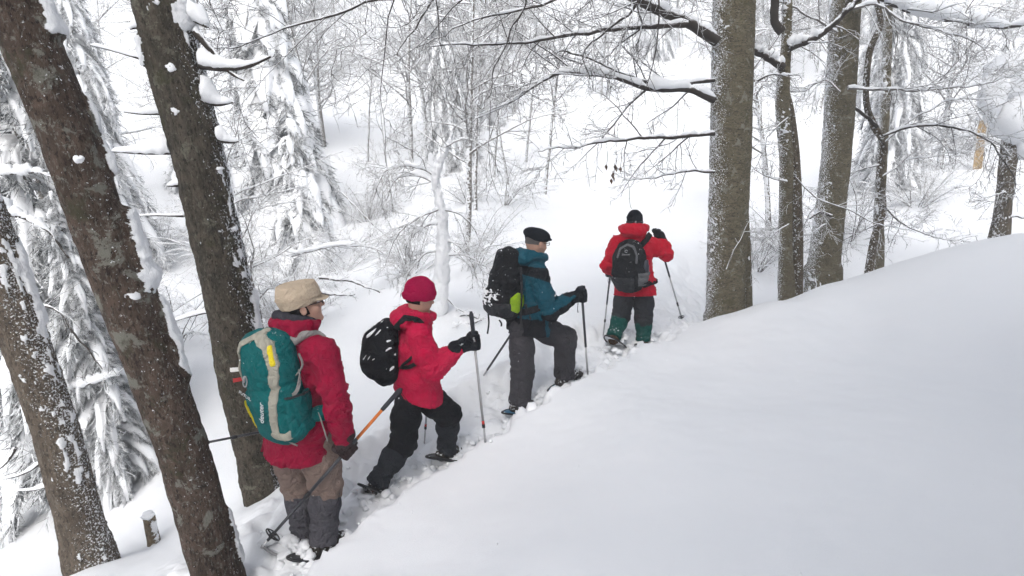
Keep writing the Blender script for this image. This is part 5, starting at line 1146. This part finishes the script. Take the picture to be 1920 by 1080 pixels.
s_ = march_to(pk, W1(0.03, -0.4, -0.10), pf); text_on("deuter", s_-pf*0.012, pu+pr_*0.30, -pr_+pu*0.3, 0.052, "letter", t)
s_ = march_to(pk, W1(-0.09, -0.4, -0.015), pf); text_on("FUTURA", s_-pf*0.012, pr_-pu*0.55, pu+pr_*0.5, 0.03, "letter", t)
ribbon([W1(0.15, 0.06, 0.10), W1(0.20, 0.02, 0.06), W1(0.19, -0.03, -0.02), W1(0.13, -0.09, -0.02)], 0.020, pu, "strap_grey", "compression_strap", t)
ribbon([W1(0.19, 0.06, 0.19), W1(0.195, 0.05, 0.10), W1(0.12, -0.08, 0.0), W1(0.10, -0.12, -0.08)], 0.012, pf, "strap_grey", "compression_strap", t)
ribbon([W1(0.19, 0.10, -0.19), W1(0.235, 0.07, -0.27), W1(0.255, 0.06, -0.37)], 0.024, pr_-pf, "strap_grey", "hip_strap", t)
rod([W1(0.08, -0.07, -0.29), W1(0.10, -0.08, -0.32), W1(0.14, -0.06, -0.35)], 0.005, "strap_grey", "drawcord", t, 6)
jk1 = S1['jackf']
def strapfn(jk, pts, wd, th=0.013): return lambda p: np.maximum(np.maximum(jk(p)-th, -jk(p)-0.004), s_poly(p, pts, wd))
sp1 = [at_y(545, 640, Y1-0.16), at_y(575, 624, Y1-0.09), at_y(600, 632, Y1-0.03), at_y(612, 660, Y1+0.06), at_y(605, 700, Y1+0.12)]
sdf("shoulder_strap", strapfn(jk1, sp1, 0.034, 0.016), np.array(sp1), 0.07, 0.007, MATS["strap_grey"], t)
hb = [W1(0.15, 0.08, -0.22), W1(0.21, 0.15, -0.23), W1(0.24, 0.24, -0.235)]
sdf("hip_belt", strapfn(jk1, hb, 0.048, 0.022), np.array(hb), 0.09, 0.008, MATS["pack_teal"], t)

# --- hiker with the pink knit hat
Y2 = 4.16
J2 = joints(dict(neck=(783, 600, 0.0), chest=(775, 650, 0), waist=(778, 700, 0), hem=(785, 742, 0), shR=(786, 628, -0.17), shL=(782, 622, 0.17), elR=(810, 694, -0.20), wrR=(862, 650, -0.12),
                 elL=(800, 690, 0.22), wrL=(806, 700, 0.36), hipR=(768, 732, -0.08), hipL=(786, 732, 0.08), knR=(755, 832, -0.10), ankR=(708, 902, -0.22), knL=(840, 776, 0.14), ankL=(838, 838, 0.22), toeR=(730, 918, -0.12), toeL=(866, 845, 0.34)), Y2)
f2 = basis(66, 10); h2 = basis(58, 14)
head2 = (at_y(787, 560, Y2+0.0), *h2)
B2, S2 = make_person("hiker in pink knit hat and raspberry jacket, second from the end, striding uphill", J2, head2, f2,
    dict(seed=2, bulk=0.97, arm=1.06, hs=0.95, jacket=["jacket_pink"], trousers="cloth_black", gaiter="gaiter_dark", gaiter_t=0.06, gait=(0.09, 0.092, 0.07, 0.085), leg=(0.118, 0.105, 0.09, 0.085), boot="boot_dark", hood=collar_hood(0.033, 0.105, 0.10, 0.05, 0.13, 0.075, 0.045), hemtilt=np.array([-0.25, 0, 0]), tw=(0.225, 0.205, 0.195, 0.12), td=(0.19, 0.165, 0.145, 0.10)))
hc, hf, hr, hu = head2
def beanie(p):
    c = hc+hu*0.052-hf*0.008; d = s_ell(p, c+hu*0.01, S2['HM'], (0.100, 0.118, 0.105)); d = np.maximum(d, s_plane(p, c-hu*0.05, -hu+0.12*hf))
    cuff = np.maximum(s_ell(p, c-hu*0.01, S2['HM'], (0.107, 0.126, 0.11)), np.abs(s_plane(p, c-hu*0.028, hu-0.12*hf))-0.024)
    return smin(d, cuff, 0.012)+0.003*wob(p, 45, 9)+0.003*wob(p*np.array([1, 1, 0.4], np.float32), 60, 10)
sdf("knit_hat", beanie, np.array([hc+hu*0.07]), 0.16, 0.006, MATS["hat_pink"], B2)
sdf("hair", lambda p: np.maximum(np.maximum(S2['skull'](p)-0.008, s_plane(p, hc-hf*0.0, hf)), s_plane(p, hc-hu*0.035, -hu)), np.array([hc]), 0.15, 0.007, MATS["hair_dark"], B2)
eyes(B2, head2, 0.95)
gt2 = at_y(883, 584, Y2-0.03); gb2 = at_y(910, 829, Y2-0.10); g = gt2+(gb2-gt2)*0.225
gl = hand("glove", "glove_black", g, gt2-gb2, J2['wrR'], B2, 1.22, 0.058, 0.05, 0.016)
for (tx, a, b, sz) in (("LEKI", 889, 637, 0.018), ("Leki", 865, 646, 0.02)):
    text_on(tx, at_y(a, b, Y2-0.175), np.array([0.15, -0.1, -0.9]) if a > 880 else np.array([0.8, -0.3, 0.45]), (0.9, -0.3, 0.3) if a > 880 else (-0.3, 0, 0.9), sz, "letter", gl)
PS = [(0.0, 0.19, 0.0165, "rubber", "grip"), (0.18, 0.83, 0.0098, "pole_silver", "upper_shaft"), (0.83, 0.86, 0.011, "pole_red", "band"), (0.855, 0.885, 0.0125, "plastic_black", "lock"), (0.88, 1.0, 0.008, "pole_silver", "lower_shaft")]
pole("silver pole planted upright by the hiker in the pink hat", gt2, gb2, PS, 0)
gt3 = at_y(806, 692, Y2+0.42); gb3 = at_y(794, 852, Y2+0.50); hand("glove", "glove_black", gt3+(gb3-gt3)*0.1, gt3-gb3, J2['wrL'], B2, 1.15, 0.055, 0.06)
pole("thin silver pole seen between the legs of the hiker in the pink hat", gt3, gb3, [(0.0, 0.2, 0.0155, "rubber", "grip"), (0.19, 0.63, 0.0085, "pole_silver", "upper_shaft"), (0.63, 0.655, 0.010, "pole_red", "band"), (0.655, 0.69, 0.011, "plastic_black", "lock"), (0.69, 1.0, 0.007, "pole_silver", "lower_shaft")], 0)
# black backpack
pc2 = at_y(716, 662, Y2-0.09); pf2, pr2, pu2 = basis(62, 3)
def W2(x, y, z): return pc2+pr2*x+pf2*y+pu2*z
L2 = pack_frame(pc2, pf2, pr2, pu2)
def pk2(p):
    d = s_eltube(p, [W2(0, 0.02, -0.15), W2(0, -0.02, -0.06), W2(0, -0.01, 0.07), W2(0, 0.04, 0.17)], pr2, [0.13, 0.155, 0.15, 0.11], [0.10, 0.125, 0.12, 0.085])
    d = np.maximum(d, s_plane(p, W2(0, 0.12, 0), pf2)); q = L2(p)
    return d+0.006*np.exp(-((q[:, 1]-0.01)/0.010)**2)+0.006*wob(p, 24, 41)+0.003*wob(p, 55, 42)
t = thing("backpack", W2(0, 0, -0.25), "rounded black backpack streaked with snow", "backpack", "hikers' backpacks")
sdf("pack_body", pk2, np.array([pc2]), (0.26, 0.26, 0.34), 0.008, MATS["cloth_black"], t)
def streak(p):
    q = L2(p); x = q[:, 0]*0.9+q[:, 1]*0.6; z = q[:, 2]; s = (x*0.75-z*0.65); l = x*0.65+z*0.75
    return 1.05-np.sin(s*130+2.5*wob(p, 18, 4))-0.9*wob(p, 26, 6)+np.maximum(0, -z-0.0)*9+np.maximum(0, np.abs(l-0.05)-0.10)*12
sn = shell("snow_streaks", pk2, lambda p: np.maximum(streak(p)*0.02, L2(p)[:, 1]-0.06), pc2, (0.26, 0.26, 0.34), "snow_lump", t, 0.004, 0.006); tag(sn, kind="stuff")
jk2 = S2['jackf']
sp = [at_y(738, 640, Y2-0.16), at_y(745, 612, Y2-0.17), at_y(760, 596, Y2-0.17), at_y(778, 596, Y2-0.17), at_y(792, 610, Y2-0.14)]
sdf("shoulder_strap", strapfn(jk2, sp, 0.024, 0.016), np.array(sp), 0.08, 0.007, MATS["strap_black"], t)
sp = [at_y(750, 690, Y2-0.17), at_y(768, 688, Y2-0.2), at_y(790, 676, Y2-0.2)]
sdf("hip_belt", strapfn(jk2, sp, 0.016, 0.014), np.array(sp), 0.08, 0.007, MATS["strap_black"], t)
sp = [at_y(752, 686, Y2-0.17), at_y(765, 677, Y2-0.2), at_y(772, 670, Y2-0.2)]
sdf("hip_belt", strapfn(jk2, sp, 0.012, 0.014), np.array(sp), 0.08, 0.007, MATS["strap_black"], t)

# --- hiker with the flat cap
Y3 = 5.12
J3 = joints(dict(neck=(996, 488, 0.0), chest=(990, 530, 0), waist=(985, 585, 0), hem=(990, 622, 0), shR=(1010, 517, -0.17), shL=(990, 508, 0.18), elR=(1030, 585, -0.2), wrR=(1074, 558, -0.06),
                 elL=(975, 580, 0.28), wrL=(968, 618, 0.36), hipR=(976, 610, -0.09), hipL=(998, 610, 0.09), knR=(980, 695, -0.10), ankR=(974, 752, -0.18), knL=(1060, 634, 0.10), ankL=(1058, 704, 0.18), toeR=(1006, 756, -0.04), toeL=(1086, 700, 0.32)), Y3)
f3 = basis(58, 8); h3 = basis(52, 12)
head3 = (at_y(1005, 456, Y3+0.02), *h3)
def zone3(c):
    """black yoke, lower half and sleeve undersides"""
    px = np.array([proj(p)[:2] for p in c]); x, y = px[:, 0], px[:, 1]
    z = (c-J3['neck'])@f3[2]; yoke = (z < -0.02) & (z > -0.15-0.30*((c-J3['neck'])@f3[0])) & (z > -0.21)
    fore = (c-J3['elR'])@unit(J3['wrR']-J3['elR']); al = unit(J3['wrR']-J3['elR']); perp = c-J3['elR']-np.outer(fore, al); under = (fore > -0.08) & (fore < 0.4) & (perp[:, 2] < 0.012) & (np.linalg.norm(perp, axis=1) < 0.10)
    low = ((c-J3['waist'])@f3[2] < -0.02+0.0*x) & ((c-J3['elR'])@f3[0] < 0.02)
    hood = (z > -0.035)
    m = (yoke | under | low) & ~hood; return m.astype(int)
B3, S3 = make_person("hiker in black flat cap and teal-black jacket stepping up with bent knee", J3, head3, f3,
    dict(seed=3, bulk=1.02, arm=1.0, jacket=["jacket_teal", "cloth_black"], zone=zone3, trousers="trousers_grey", gaiter_t=None, leg=(0.125, 0.108, 0.105, 0.10), boot="boot_dark", hood=collar_hood(0.036, 0.115, 0.11, 0.05, 0.12, 0.08, 0.03), tw=(0.235, 0.215, 0.205, 0.12)))
hc, hf, hr, hu = head3
def flatcap(p):
    c = hc+hu*0.075+hf*0.0; a = s_ell(p, c+hu*0.004-hf*0.005, np.stack([hr, unit(hf-0.12*hu), unit(hu+0.12*hf)]), (0.105, 0.132, 0.058)); a = np.maximum(a, s_plane(p, c-hu*0.03, -hu))
    band = np.maximum(s_ell(p, hc+hu*0.03, S3['HM'], (0.088, 0.108, 0.10)), np.abs(s_plane(p, c-hu*0.032, hu))-0.022)
    br = np.maximum(s_ell(p, c-hu*0.030+hf*0.10, S3['HM'], (0.075, 0.058, 0.016)), s_plane(p, c+hf*0.05, -hf))
    return smin(smin(a, band, 0.015), br, 0.012)+0.003*wob(p, 40, 12)
sdf("flat_cap", flatcap, np.array([hc+hu*0.06, hc+hf*0.1]), 0.15, 0.0065, MATS["hat_black"], B3)
sdf("hair", lambda p: np.maximum(np.maximum(S3['skull'](p)-0.004, s_plane(p, hc+hf*0.0, hf-0.3*hu)), s_plane(p, hc-hu*0.012, -hu)), np.array([hc]), 0.15, 0.007, MATS["hair_grey"], B3)
eyes(B3, head3, 1.0, True)
gt4 = at_y(1090, 536, Y3-0.02); gb4 = at_y(1102, 702, Y3+0.02)
hand("glove", "glove_black", gt4+(gb4-gt4)*0.10, gt4-gb4, J3['wrR'], B3, 1.25, 0.058, 0.08, 0.016)
pole("dark-topped pole in the forward hand of the hiker in the flat cap", gt4, gb4, [(0.0, 0.14, 0.017, "rubber", "grip"), (0.13, 0.68, 0.0115, "pole_dark", "upper_shaft"), (0.67, 1.0, 0.0092, "pole_silver", "lower_shaft")], 0, [at_y(1084, 566, Y3-0.05), at_y(1083, 580, Y3-0.05), at_y(1084, 586, Y3-0.05)])
gt5 = at_y(972, 606, Y3+0.42); gb5 = at_y(864, 768, Y3+0.30)
hand("glove", "glove_black", gt5+(gb5-gt5)*0.08, gt5-gb5, J3['wrL'], B3, 1.15, 0.055, 0.06)
pole("slanting pole trailing behind the hiker in the flat cap", gt5, gb5, [(0.0, 0.13, 0.016, "rubber", "grip"), (0.12, 0.54, 0.0112, "pole_dark", "upper_shaft"), (0.53, 0.90, 0.0088, "pole_silver", "lower_shaft"), (0.87, 0.91, 0.0125, "plastic_black", "lock"), (0.90, 1.0, 0.006, "metal", "tip")], 0.95, bd=0.04)
pc3 = at_y(948, 535, Y3-0.10); pf3, pr3, pu3 = basis(52, 2)
def W3(x, y, z): return pc3+pr3*x+pf3*y+pu3*z
L3 = pack_frame(pc3, pf3, pr3, pu3)
def pk3(p):
    d = s_eltube(p, [W3(0, 0.03, -0.22), W3(0, -0.04, -0.13), W3(0, -0.01, 0.05), W3(0, 0.03, 0.25)], pr3, [0.13, 0.17, 0.16, 0.125], [0.10, 0.145, 0.125, 0.09]); d = np.maximum(d, s_plane(p, W3(0, 0.13, 0), pf3)); q = L3(p)
    d = d+0.012*np.exp(-((q[:, 2]-0.10-0.2*q[:, 1])/0.013)**2)
    return d+0.008*wob(p, 24, 51)+0.004*wob(p, 55, 52)
t = thing("backpack", W3(0, 0, -0.33), "black backpack with lime green side pocket and snow on its net", "backpack", "hikers' backpacks")
sdf("pack_body", pk3, np.array([pc3]), (0.28, 0.28, 0.42), 0.009, MATS["pack_black"], t)
shell("side_pocket", pk3, both(lambda p: 0.085-L3(p)[:, 0], lambda p: np.abs(L3(p)[:, 2]+0.13)-0.095+0.5*np.abs(L3(p)[:, 1]), lambda p: np.abs(L3(p)[:, 1])-0.085), pc3, (0.28, 0.28, 0.42), "pack_lime", t, 0.012, 0.007)
shell("front_pocket", pk3, both(lambda p: L3(p)[:, 1]+0.03, lambda p: np.abs(L3(p)[:, 2]+0.19)-0.07), pc3, (0.28, 0.28, 0.42), "pack_grey", t, 0.008, 0.008)
sn = shell("snow_dusting", pk3, both(lambda p: (0.45-0.8*wob(p, 60, 8)-0.7*wob(p, 130, 9)+np.maximum(0, np.abs(L3(p)[:, 2]+0.085)-0.05)*22+np.maximum(0, L3(p)[:, 0]-0.08)*20)*0.012, lambda p: L3(p)[:, 1]+0.01), pc3, (0.3, 0.3, 0.42), "snow_lump", t, 0.011, 0.006); tag(sn, kind="stuff")
jk3 = S3['jackf']
sp = [at_y(960, 490, Y3-0.12), at_y(985, 492, Y3-0.16), at_y(1000, 515, Y3-0.10)]
for (a, b) in (((915, 585), (914, 626)), ((936, 600), (940, 612))): ribbon([at_y(a[0], a[1], Y3-0.16), at_y((a[0]+b[0])/2+2, (a[1]+b[1])/2, Y3-0.16), at_y(b[0], b[1], Y3-0.17)], 0.014, (0.8, -0.5, 0), "strap_black", "hanging_strap", t)
ribbon([at_y(976, 500, Y3-0.2), at_y(978, 540, Y3-0.24), at_y(976, 590, Y3-0.22), at_y(979, 618, Y3-0.2)], 0.022, (0.8, -0.6, 0), "pack_grey", "compression_strap", t)
ribbon([at_y(985, 570, Y3-0.22), at_y(992, 590, Y3-0.22), at_y(1000, 610, Y3-0.20)], 0.02, (0.8, -0.6, 0), "pack_grey", "compression_strap", t)
sp = [at_y(960, 590, Y3-0.2), at_y(985, 585, Y3-0.22), at_y(1010, 578, Y3-0.2)]
sdf("hip_belt", strapfn(jk3, sp, 0.03, 0.018), np.array(sp), 0.1, 0.008, MATS["strap_black"], t)

# --- hiker in front, all in red
Y4 = 6.62
J4 = joints(dict(neck=(1188, 438, 0.0), chest=(1188, 475, 0), waist=(1188, 520, 0), hem=(1190, 553, 0), shR=(1222, 458, 0.0), shL=(1158, 455, 0.03), elR=(1250, 478, 0.02), wrR=(1240, 448, 0.14),
                 elL=(1140, 496, 0.06), wrL=(1143, 508, 0.22), hipL=(1174, 538, 0.0), hipR=(1207, 538, 0.0), knL=(1164, 594, 0.06), ankL=(1152, 628, -0.10), knR=(1207, 600, 0.05), ankR=(1206, 634, 0.02), toeL=(1160, 640, 0.02), toeR=(1216, 644, 0.18)), Y4)
f4 = basis(12, 8); h4 = basis(20, 10)
head4 = (at_y(1190, 417, Y4+0.03), *h4)
B4, S4 = make_person("leading hiker in bright red jacket and green gaiters, one hand raised", J4, head4, f4,
    dict(seed=4, bulk=1.0, arm=1.02, hs=0.95, jacket=["jacket_red"], trousers="cloth_charcoal", gaiter="gaiter_green", gaiter_t=0.0, gait=(0.095, 0.098, 0.078, 0.088), leg=(0.125, 0.108, 0.095, 0.09), boot="boot_brown", hood=collar_hood(0.038, 0.135, 0.11, 0.06, 0.10, 0.07, 0.035), tw=(0.245, 0.22, 0.205, 0.13)))
hc, hf, hr, hu = head4
def cap4(p):
    c = hc+hu*0.035; d = s_ell(p, c+hu*0.005, S4['HM'], (0.092, 0.112, 0.105)); d = np.maximum(d, s_plane(p, c-hu*0.055, -hu))
    br = np.maximum(s_ell(p, c-hu*0.01+hf*0.105, S4['HM'], (0.07, 0.065, 0.02)), -s_plane(p, c+hf*0.06, hf)); return smin(d, br, 0.01)+0.003*wob(p, 40, 14)
sdf("winter_cap", cap4, np.array([hc+hu*0.04, hc+hf*0.1]), 0.15, 0.007, MATS["hat_black"], B4)
sdf("cap_strap", lambda p: np.maximum(np.abs(cap4(p)-0.002)-0.005, np.abs(s_plane(p, hc-hu*0.002, hu))-0.014), np.array([hc]), 0.16, 0.006, MATS["pack_grey"], B4)
rod([march_to(cap4, hc+hr*0.025-hf*0.3+hu*0.0, hf)-hf*0.008-hu*0.012, march_to(cap4, hc+hr*0.025-hf*0.3, hf)-hf*0.008+hu*0.012], 0.010, "plastic_grey", "strap_buckle", B4, 6)
sdf("ear_flap", lambda p: np.maximum(s_ell(p, hc-hu*0.04, S4['HM'], (0.088, 0.085, 0.07)), s_plane(p, hc+hf*0.03, hf)), np.array([hc]), 0.15, 0.008, MATS["hat_black"], B4)
eyes(B4, head4, 0.95)
gt6 = at_y(1229, 428, Y4+0.20); gb6 = at_y(1279, 600, Y4+0.28)
hand("glove", "glove_black", gt6+(gb6-gt6)*0.07, gt6-gb6, J4['wrR'], B4, 1.3, 0.06, 0.06, 0.016)
pole("pole held high in the raised hand of the leading red-jacketed hiker", gt6, gb6, [(0.0, 0.16, 0.017, "rubber", "grip"), (0.15, 0.52, 0.0115, "pole_dark", "upper_shaft"), (0.51, 0.96, 0.009, "pole_silver", "lower_shaft"), (0.80, 0.84, 0.012, "plastic_black", "lock"), (0.95, 1.0, 0.006, "metal", "tip")], 0.97, bd=0.035)
gt7 = at_y(1146, 497, Y4+0.26); gb7 = at_y(1131, 630, Y4+0.22)
hand("glove", "glove_black", gt7+(gb7-gt7)*0.09, gt7-gb7, J4['wrL'], B4, 1.2, 0.055, 0.05)
pole("pole on the far side of the leading red-jacketed hiker", gt7, gb7, [(0.0, 0.14, 0.017, "rubber", "grip"), (0.13, 0.55, 0.0105, "pole_dark", "upper_shaft"), (0.54, 1.0, 0.0085, "pole_silver", "lower_shaft"), (0.76, 0.80, 0.012, "plastic_black", "lock")], 0, [at_y(1143, 512, Y4+0.2), at_y(1145, 530, Y4+0.2), at_y(1140, 528, Y4+0.2), at_y(1142, 512, Y4+0.2)])
pc4 = at_y(1180, 497, Y4-0.22); pf4, pr4, pu4 = basis(14, 4)
def W4(x, y, z): return pc4+pr4*x+pf4*y+pu4*z
L4 = pack_frame(pc4, pf4, pr4, pu4)
def pk4(p):
    d = s_eltube(p, [W4(0, 0.02, -0.22), W4(0, -0.02, -0.10), W4(0, 0, 0.08), W4(0, 0.03, 0.20)], pr4, [0.145, 0.18, 0.17, 0.135], [0.10, 0.125, 0.12, 0.085]); d = np.maximum(d, s_plane(p, W4(0, 0.12, 0), pf4)); q = L4(p)
    return d+0.010*np.exp(-((q[:, 2]+0.12)/0.012)**2)+0.006*wob(p, 24, 61)+0.003*wob(p, 55, 62)
t = thing("backpack", W4(0, 0, -0.32), "black backpack with a grey arch and a water bottle in its side pocket", "backpack", "hikers' backpacks")
sdf("pack_body", pk4, np.array([pc4]), (0.28, 0.26, 0.40), 0.009, MATS["pack_black"], t)
shell("grey_arch", pk4, both(curve_mask(L4, [(-0.125, 0.10), (-0.10, 0.19), (-0.02, 0.235), (0.05, 0.21), (0.085, 0.12), (0.08, 0.04)], 0.012), lambda p: L4(p)[:, 1]-0.05), pc4, (0.28, 0.28, 0.42), "pack_lightgrey", t, 0.007, 0.007)
shell("front_pocket", pk4, both(lambda p: L4(p)[:, 1]+0.0, lambda p: np.abs(L4(p)[:, 2]+0.21)-0.085, lambda p: L4(p)[:, 0]-0.06), pc4, (0.28, 0.28, 0.42), "pack_grey", t, 0.010, 0.008)
shell("side_pocket", pk4, both(lambda p: 0.10-L4(p)[:, 0], lambda p: np.abs(L4(p)[:, 2]+0.15)-0.075), pc4, (0.28, 0.28, 0.42), "pack_lightgrey", t, 0.014, 0.008)
rod([W4(0.175, -0.015, -0.12), W4(0.175, -0.015, 0.0), W4(0.175, -0.015, 0.015), W4(0.175, -0.015, 0.06)], [0.042, 0.042, 0.036, 0.034], "bottle_dark", "water_bottle", t, 14)
for dz in (0.0, -0.14): ribbon([W4(0.09, -0.12, -0.10+dz*0.7), W4(0.17, -0.075, -0.095+dz*0.7), W4(0.225, 0.02, -0.085+dz*0.7)], 0.014, pu4, "strap_black", "compression_strap", t)
s_ = march_to(pk4, W4(-0.03, -0.4, 0.135), pf4); text_on("deuter", s_-pf4*0.012, pr4, pu4, 0.035, "plastic_grey", t)
rod([s_-pf4*0.012+pu4*0.035+0.013*(math.cos(x)*pr4+math.sin(x)*pu4) for x in np.linspace(0, 5.6, 14)], 0.004, "plastic_grey", "emblem", t, 5)
jk4 = S4['jackf']; sp = [at_y(1200, 462, Y4-0.14), at_y(1212, 450, Y4-0.10), at_y(1218, 440, Y4-0.02), at_y(1216, 445, Y4+0.08)]
sdf("shoulder_strap", strapfn(jk4, sp, 0.032, 0.018), np.array(sp), 0.08, 0.008, MATS["strap_black"], t)
sp = [at_y(1208, 535, Y4-0.18), at_y(1228, 528, Y4-0.06), at_y(1234, 524, Y4+0.06)]
sdf("hip_belt", strapfn(jk4, sp, 0.03, 0.022), np.array(sp), 0.09, 0.008, MATS["strap_black"], t)

# --- snowshoes on their feet
def shoe_for(J, s, head, label, **kw):
    an = J['ank'+s]; toe = J['toe'+s]; f = unit(toe-an+np.array([0, 0, 0.03])); c = (an*0.45+toe*0.55)-np.array([0, 0, kw.pop('dz', 0.10)])-f*kw.pop('back', 0.03)
    return snowshoe(label, c, f, (0, 0, 1), **kw)
shoe_for(J1, 'R', 0, "dark snowshoe under the near foot of the hiker in the beige cap", dz=0.085, tail=0.05)
shoe_for(J1, 'L', 0, "snow-covered snowshoe with curled tail under the last hiker's far foot", dz=0.07, back=0.10, tail=0.15, mat="plastic_grey", deck="snow_lump")
shoe_for(J2, 'R', 0, "dark snowshoe under the trailing foot of the hiker in the pink hat", dz=0.08)
shoe_for(J2, 'L', 0, "dark snowshoe under the leading foot of the hiker in the pink hat", dz=0.08)
shoe_for(J3, 'R', 0, "dark and blue snowshoe under the trailing foot of the flat-capped hiker", dz=0.09, deck="shoe_blue")
shoe_for(J3, 'L', 0, "blue snowshoe under the raised forward foot of the flat-capped hiker", dz=0.09, deck="shoe_blue")
shoe_for(J4, 'L', 0, "snowy snowshoe with orange trim lifted under the leader's trailing foot", dz=0.08, back=0.08, deck="snow_lump")
shoe_for(J4, 'R', 0, "dark snowshoe half sunk in snow under the leader's other foot", dz=0.10)

# --- crumbs and clods of snow kicked up along the trail and caked round the feet
rg = np.random.default_rng(23); mb = MB()
for k in range(300):
    i = rg.integers(8, len(_tr)-14); c = _tr[i]; tn = unit(_tr[i+1]-_tr[i]); lf = np.array([-tn[1], tn[0], 0]); o_ = rg.normal(0.08, 0.24); x, y = (c+lf*o_+tn*rg.normal(0, 0.06))[:2]
    r_ = 0.006+0.024*rg.uniform()**3; lump(mb, (x, y, gz(x, y)+r_*0.25), r_, int(rg.integers(1e6)), (1, 1, 0.8), 7, 5, 0.35)
for J, q in ((J1, 'L'), (J1, 'R'), (J2, 'L'), (J2, 'R'), (J3, 'L'), (J3, 'R'), (J4, 'L'), (J4, 'R')):
    a = J['ank'+q]; t_ = J['toe'+q]; hd = unit(t_-a)
    for k in range(26):
        p = a+hd*rg.uniform(-0.24, 0.26)+np.array([rg.normal(0, 0.075), rg.normal(0, 0.075), 0]); r_ = rg.uniform(0.014, 0.042)*(1.2 if J is J1 and q == 'L' else 1.0)
        zz = max(gz(p[0], p[1]), a[2]-0.115+0.25*(p-a)@hd); lump(mb, (p[0], p[1], zz+r_*0.2), r_, int(rg.integers(1e6)), (1.1, 1.1, 0.75), 9, 6, 0.35)
tag(mb.build("snow_clods", MATS["snow_lump"]), "loose snow clods kicked up along the trodden trail", "snow clods", kind="stuff")

# ------------------------------------------------------------------ falling flakes and the milky air
rg = np.random.default_rng(17); mb = MB()
for k in range(900):
    d = rg.uniform(1.6, 11); p = at(rg.uniform(-50, 1970), rg.uniform(-50, 1100), d)
    if p[2] < gz(p[0], p[1])+0.1: continue
    q = rg.uniform(0.0016, 0.0036); a = rg.normal(size=(3, 3)); V = np.array([p+unit(a[0])*q, p-unit(a[0])*q, p+unit(a[1])*q, p-unit(a[1])*q, p+unit(a[2])*q, p-unit(a[2])*q])
    mb.add(V, np.array([(0, 2, 4), (2, 1, 4), (1, 3, 4), (3, 0, 4), (2, 0, 5), (1, 2, 5), (3, 1, 5), (0, 3, 5)]))
tag(mb.build("falling_snow", MATS["snow_lump"]), "small snowflakes drifting through the air", "snowflakes", kind="stuff")
hm = bpy.data.materials.new("haze_air"); hm.use_nodes = True; nt = hm.node_tree; nt.nodes.remove(nt.nodes["Principled BSDF"])
pv = nt.nodes.new("ShaderNodeVolumePrincipled"); pv.inputs["Color"].default_value = (0.95, 0.97, 1.0, 1); pv.inputs["Density"].default_value = HAZE; pv.inputs["Anisotropy"].default_value = 0.0
nt.links.new(pv.outputs[0], nt.nodes["Material Output"].inputs["Volume"])
gzmin = min(v.co.z for v in bpy.data.objects["ground"].data.vertices)-1.0; gzmax = max(v.co.z for v in bpy.data.objects["ground"].data.vertices)
x0, x1, y0, y1, z0, z1 = -125, 125, -50, 145, gzmin, max(gzmax, 30)+3
V = np.array([(x, y, z) for x in (x0, x1) for y in (y0, y1) for z in (z0, z1)], float)
o = obj("haze", V, np.array([(0, 1, 3, 2), (4, 6, 7, 5), (0, 4, 5, 1), (2, 3, 7, 6), (0, 2, 6, 4), (1, 5, 7, 3)]), hm, smooth=False); tag(o, "pale snowy haze filling the air over the slope", "haze", kind="stuff")
